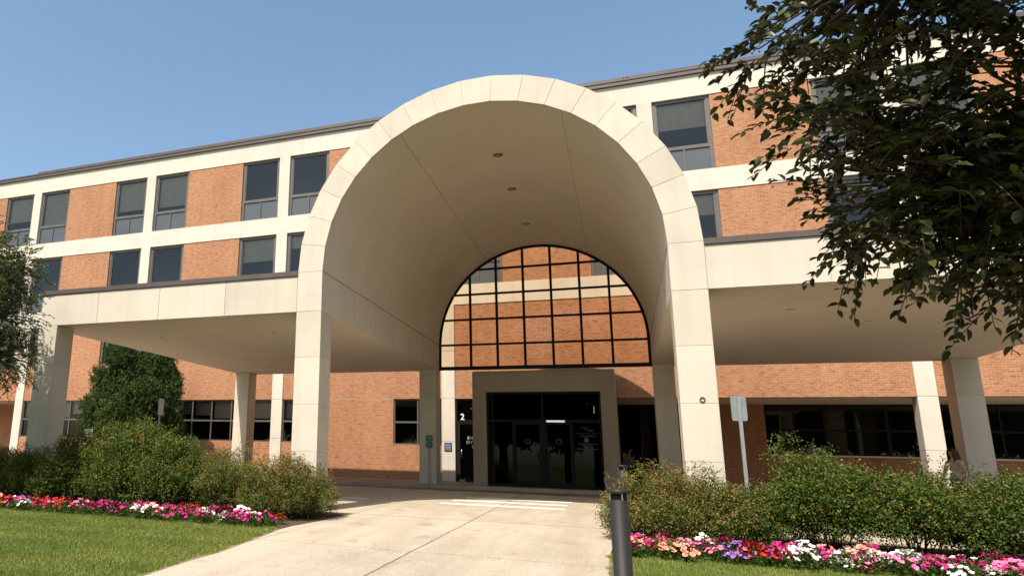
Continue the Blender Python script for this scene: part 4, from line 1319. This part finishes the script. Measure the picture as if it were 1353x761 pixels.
# unseen trees across the road, mirrored in glass, enlarged to block low sky
sx = None
for i, (x, y, s) in enumerate(((-9, -37, 2.5), (-2.5, -36, 2.3), (4, -36, 2.4), (11, -38, 2.6), (-16, -38, 2.6), (-24, -37, 2.6), (18, -37, 2.5), (26, -37, 2.7), (35, -36, 2.6), (-33, -37, 2.6), (0, -44, 3.0), (-12, -45, 3.1), (14, -45, 3.1), (28, -45, 3.1), (43, -36, 2.6), (-42, -38, 2.7))):
    if sx is None:
        sx = tree('sky_block_tree', 'unseen leafy tree across the road, enlarged to block low sky light', (x, y, gz(y) - .1),
                  [((0, 0, -.1), .2), ((0, 0, 1.6), .16), ((.1, 0, 3.4), .09), ((0, 0, 5), .03)],
                  [[((0, 0, 1.5), .08), ((1.0, .2, 3.0), .03)], [((0, 0, 1.7), .08), ((-1.0, -.2, 3.2), .03)], [((0, 0, 2), .07), ((.1, 1, 3.4), .03)]],
                  [((0, 0, 3.6), (1.9, 1.8, 1.5)), ((.9, .3, 3.0), (1.2, 1.2, 1.0)), ((-.9, -.2, 3.2), (1.2, 1.2, 1.1)), ((0, 0, 4.8), (1.2, 1.2, .9))],
                  1100, (.26, .38), M['maple'], 41, 12, (.3, .6), .2, big=False, group='unseen sky blocking trees across the road')
        o = sx
    else:
        o = copy_tree(sx)
    o.location = (x, y, gz(y) - .1); o.scale = (s, s, s); o.rotation_euler = (0, 0, i * 1.3)

# ------------------------------------------------------------------ petunias
PET = {'red': ((.62, .025, .02), (.45, .02, .02)), 'white': ((.82, .80, .74), (.75, .74, .62)), 'magenta': ((.50, .02, .17), (.36, .01, .12)),
       'pink': ((.74, .18, .32), (.62, .12, .24)), 'salmon': ((.78, .27, .19), (.70, .22, .14)), 'purple': ((.26, .13, .42), (.14, .03, .25)), 'burgundy': ((.28, .015, .09), (.14, .01, .04))}
def petal_mesh(c):
    m = plain('petal_' + c, PET[c][0], .6, 0, .18, 25, .2)
    b = MB(); n = 20
    rim = []
    for i in range(n):
        a = 2 * math.pi * i / n
        r = .037 * (.86 + .14 * abs(math.cos(2.5 * a)))
        rim.append((r * math.cos(a), r * math.sin(a), .004 * math.cos(5 * a)))
    mid = [(.020 * math.cos(2 * math.pi * i / n), .020 * math.sin(2 * math.pi * i / n), -.004) for i in range(n)]
    thr = [(.006 * math.cos(2 * math.pi * i / n), .006 * math.sin(2 * math.pi * i / n), -.03) for i in range(n)]
    b.add(rim + mid + thr, [(i, (i + 1) % n, n + (i + 1) % n, n + i) for i in range(n)] + [(n + i, n + (i + 1) % n, 2 * n + (i + 1) % n, 2 * n + i) for i in range(n)], True)
    return b.mesh('blossom', m, fix=False)
BLO = {c: petal_mesh(c) for c in PET}
def pet_foliage(seed):
    global RNG
    RNG = np.random.default_rng(seed)
    n = 110
    d = unit(RNG.normal(size=(n, 3)) + [0, 0, .3]); d[:, 2] = np.abs(d[:, 2])
    P = d * np.array([.17, .17, .20]) * (.35 + .65 * RNG.random(n))[:, None]
    ln = RNG.uniform(.04, .07, n)
    V, F = leaves4(P, unit(d + RNG.normal(0, .5, d.shape)), unit(RNG.normal(0, .4, d.shape) + [0, 0, 1.]), ln, ln * .6)
    st = np.stack([P * 0, P * 0 + [.004, .003, 0], P], 1).reshape(-1, 3)      # leaf stalks from the root
    F = np.concatenate([F, np.arange(3 * n).reshape(-1, 3) + len(V)], 0); V = np.concatenate([V, st], 0)
    return npmesh('petunia_plant', V, F, M['petleaf'])
PF = [pet_foliage(s) for s in range(6)]
rp = random.Random(77)
def petunia(x, y, c, side):
    o = link('petunia_plant', rp.choice(PF), None, (x, y, gz(y) + .02))
    o.rotation_euler = (0, 0, rp.uniform(0, 6.28)); s = rp.uniform(.8, 1.2); o.scale = (s, s, s)
    tag(o, '%s flowering petunia in the flower strip %s of the driveway' % (c, side), 'flower', '%s petunias %s of the driveway' % (c, side))
    nb = rp.randint(15, 20)
    for k in range(nb):
        a = rp.uniform(0, 6.28); r_ = .20 * math.sqrt(rp.random())
        z = .04 + .17 * math.sqrt(max(0, 1 - (r_ / .205) ** 2)) + rp.uniform(-.02, .03)
        f = link('blossom', BLO[c], o, (r_ * math.cos(a), r_ * math.sin(a), z))
        tilt = Vector((r_ * math.cos(a) * 2.5 + rp.gauss(0, .25), r_ * math.sin(a) * 2.5 + rp.gauss(0, .25) - .5, 1.0))
        f.rotation_euler = tilt.to_track_quat('Z', 'Y').to_euler()
        q = rp.uniform(.75, 1.25); f.scale = (q, q, q)
cols = list(PET)
def pick(x, y, side):
    v = mnoise.noise(Vector((x * 1.3, y * 1.7, 3.1 if side == 'left' else 9.7)))
    w_ = [1] * 7
    wt = dict(red=.5, white=1.7, magenta=1.7, pink=1.6, salmon=.4, purple=.2, burgundy=.7)
    if side == 'left': wt.update(red=1.5, white=1.5, magenta=1.3, pink=1.2, salmon=.5, purple=.2, burgundy=1.0)
    return rp.choices(cols, [wt[c] for c in cols])[0]
for row, (y, yr_) in enumerate(((-2.85, -3.12), (-2.55, -2.84), (-2.22, -2.54), (None, -2.2))):
    x = -12.6 + row * .1
    last = 'red'
    while y is not None and x < -3.42 - (.0 if row else .12):
        last = last if rp.random() < .12 else pick(x, y, 'left')
        petunia(x + rp.uniform(-.06, .06), y + rp.uniform(-.07, .07), last, 'left')
        x += rp.uniform(.27, .35)
    x = 2.62 + row * .08
    while x < 9.6:
        last = last if rp.random() < .12 else pick(x, yr_, 'right')
        petunia(x + rp.uniform(-.06, .06), yr_ + rp.uniform(-.07, .07), last, 'right')
        x += rp.uniform(.27, .35)

# ------------------------------------------------------------------ lawn
def lawn_sheet(name, x0, x1, el=None, er=None):
    return sheet(name, x0, x1, frange(-26, -2.72, 40), M['turf'], -.012, el, er)
lawn_sheet('lawn', -40, 0, None, lambda y: dl(y) - .0)
lawn_sheet('lawn', 0, 40, lambda y: dr(y) + .0, None)

sheet('soil_edge', 0, 0, frange(-26, -2.75, 120), plain('dry_soil', (.20, .145, .085), .95, 0, .3, 18, .1, .5), -.004, lambda y: dl(y) - .10 - .05 * math.sin(y * 7.1) - .03 * math.sin(y * 17), lambda y: dl(y) + .005)
sheet('soil_edge', 0, 0, frange(-26, -2.9, 120), bpy.data.materials['dry_soil'], -.004, lambda y: dr(y) - .005, lambda y: dr(y) + .07 + .04 * math.sin(y * 7.7) + .02 * math.sin(y * 19))
def blades(name, label, n, xr, yr, ok, seed):
    global RNG
    RNG = np.random.default_rng(seed)
    X = RNG.uniform(*xr, n); Y = RNG.uniform(*yr, n)
    k = ok(X, Y); X, Y = X[k], Y[k]
    n = len(X)
    Z = -0.12 + .03 * (np.minimum(Y, 8) - 8) - .014
    # mown stripes lean alternate ways; tufts vary
    lean = np.where(np.floor((Y + .15 * np.sin(X * .7)) / .53).astype(int) % 2 == 0, 1., -1.) * .007
    tuft = np.sin(X * 3.3 + np.sin(Y * 2.1) * 2) * np.cos(Y * 4.1 + X)
    H = RNG.uniform(.028, .058, n) * (1 + .22 * tuft)
    a = RNG.uniform(0, 2 * np.pi, n); w_ = RNG.uniform(.0035, .006, n)
    P = np.stack([X, Y, Z], 1)
    S = np.stack([np.cos(a), np.sin(a), 0 * a], 1) * w_[:, None]
    T = P + np.stack([RNG.normal(lean, .016, n), RNG.normal(0, .016, n), H], 1)
    V = np.stack([P - S, P + S, T], 1).reshape(-1, 3)
    F = np.arange(3 * n).reshape(-1, 3)
    o = link(name, npmesh('grass', V, F, M['grass']), None, (0, 0, 0))
    return tag(o, label, 'grass', None, 'stuff')
dlv = np.vectorize(dl); drv = np.vectorize(dr)
def edge_ragged(X, Y):
    return .05 * np.sin(Y * 5.3) + .035 * np.sin(Y * 13.1 + 1)
blades('grass', 'mown green lawn left of the driveway', 420000, (-14, -2.2), (-10.5, -2.7),
       lambda X, Y: (X < dlv(Y) - .05 + edge_ragged(X, Y) - .05 * RNG.random(len(X))) & (X > -2.2 - 1.25 * (Y + 14.9)) , 51)
blades('grass', 'mown green lawn right of the driveway', 230000, (2.3, 10.5), (-8.5, -2.85),
       lambda X, Y: (X > drv(Y) + .02 - edge_ragged(X, Y)) & (X < 3.2 + .75 * (Y + 14.9)), 52)
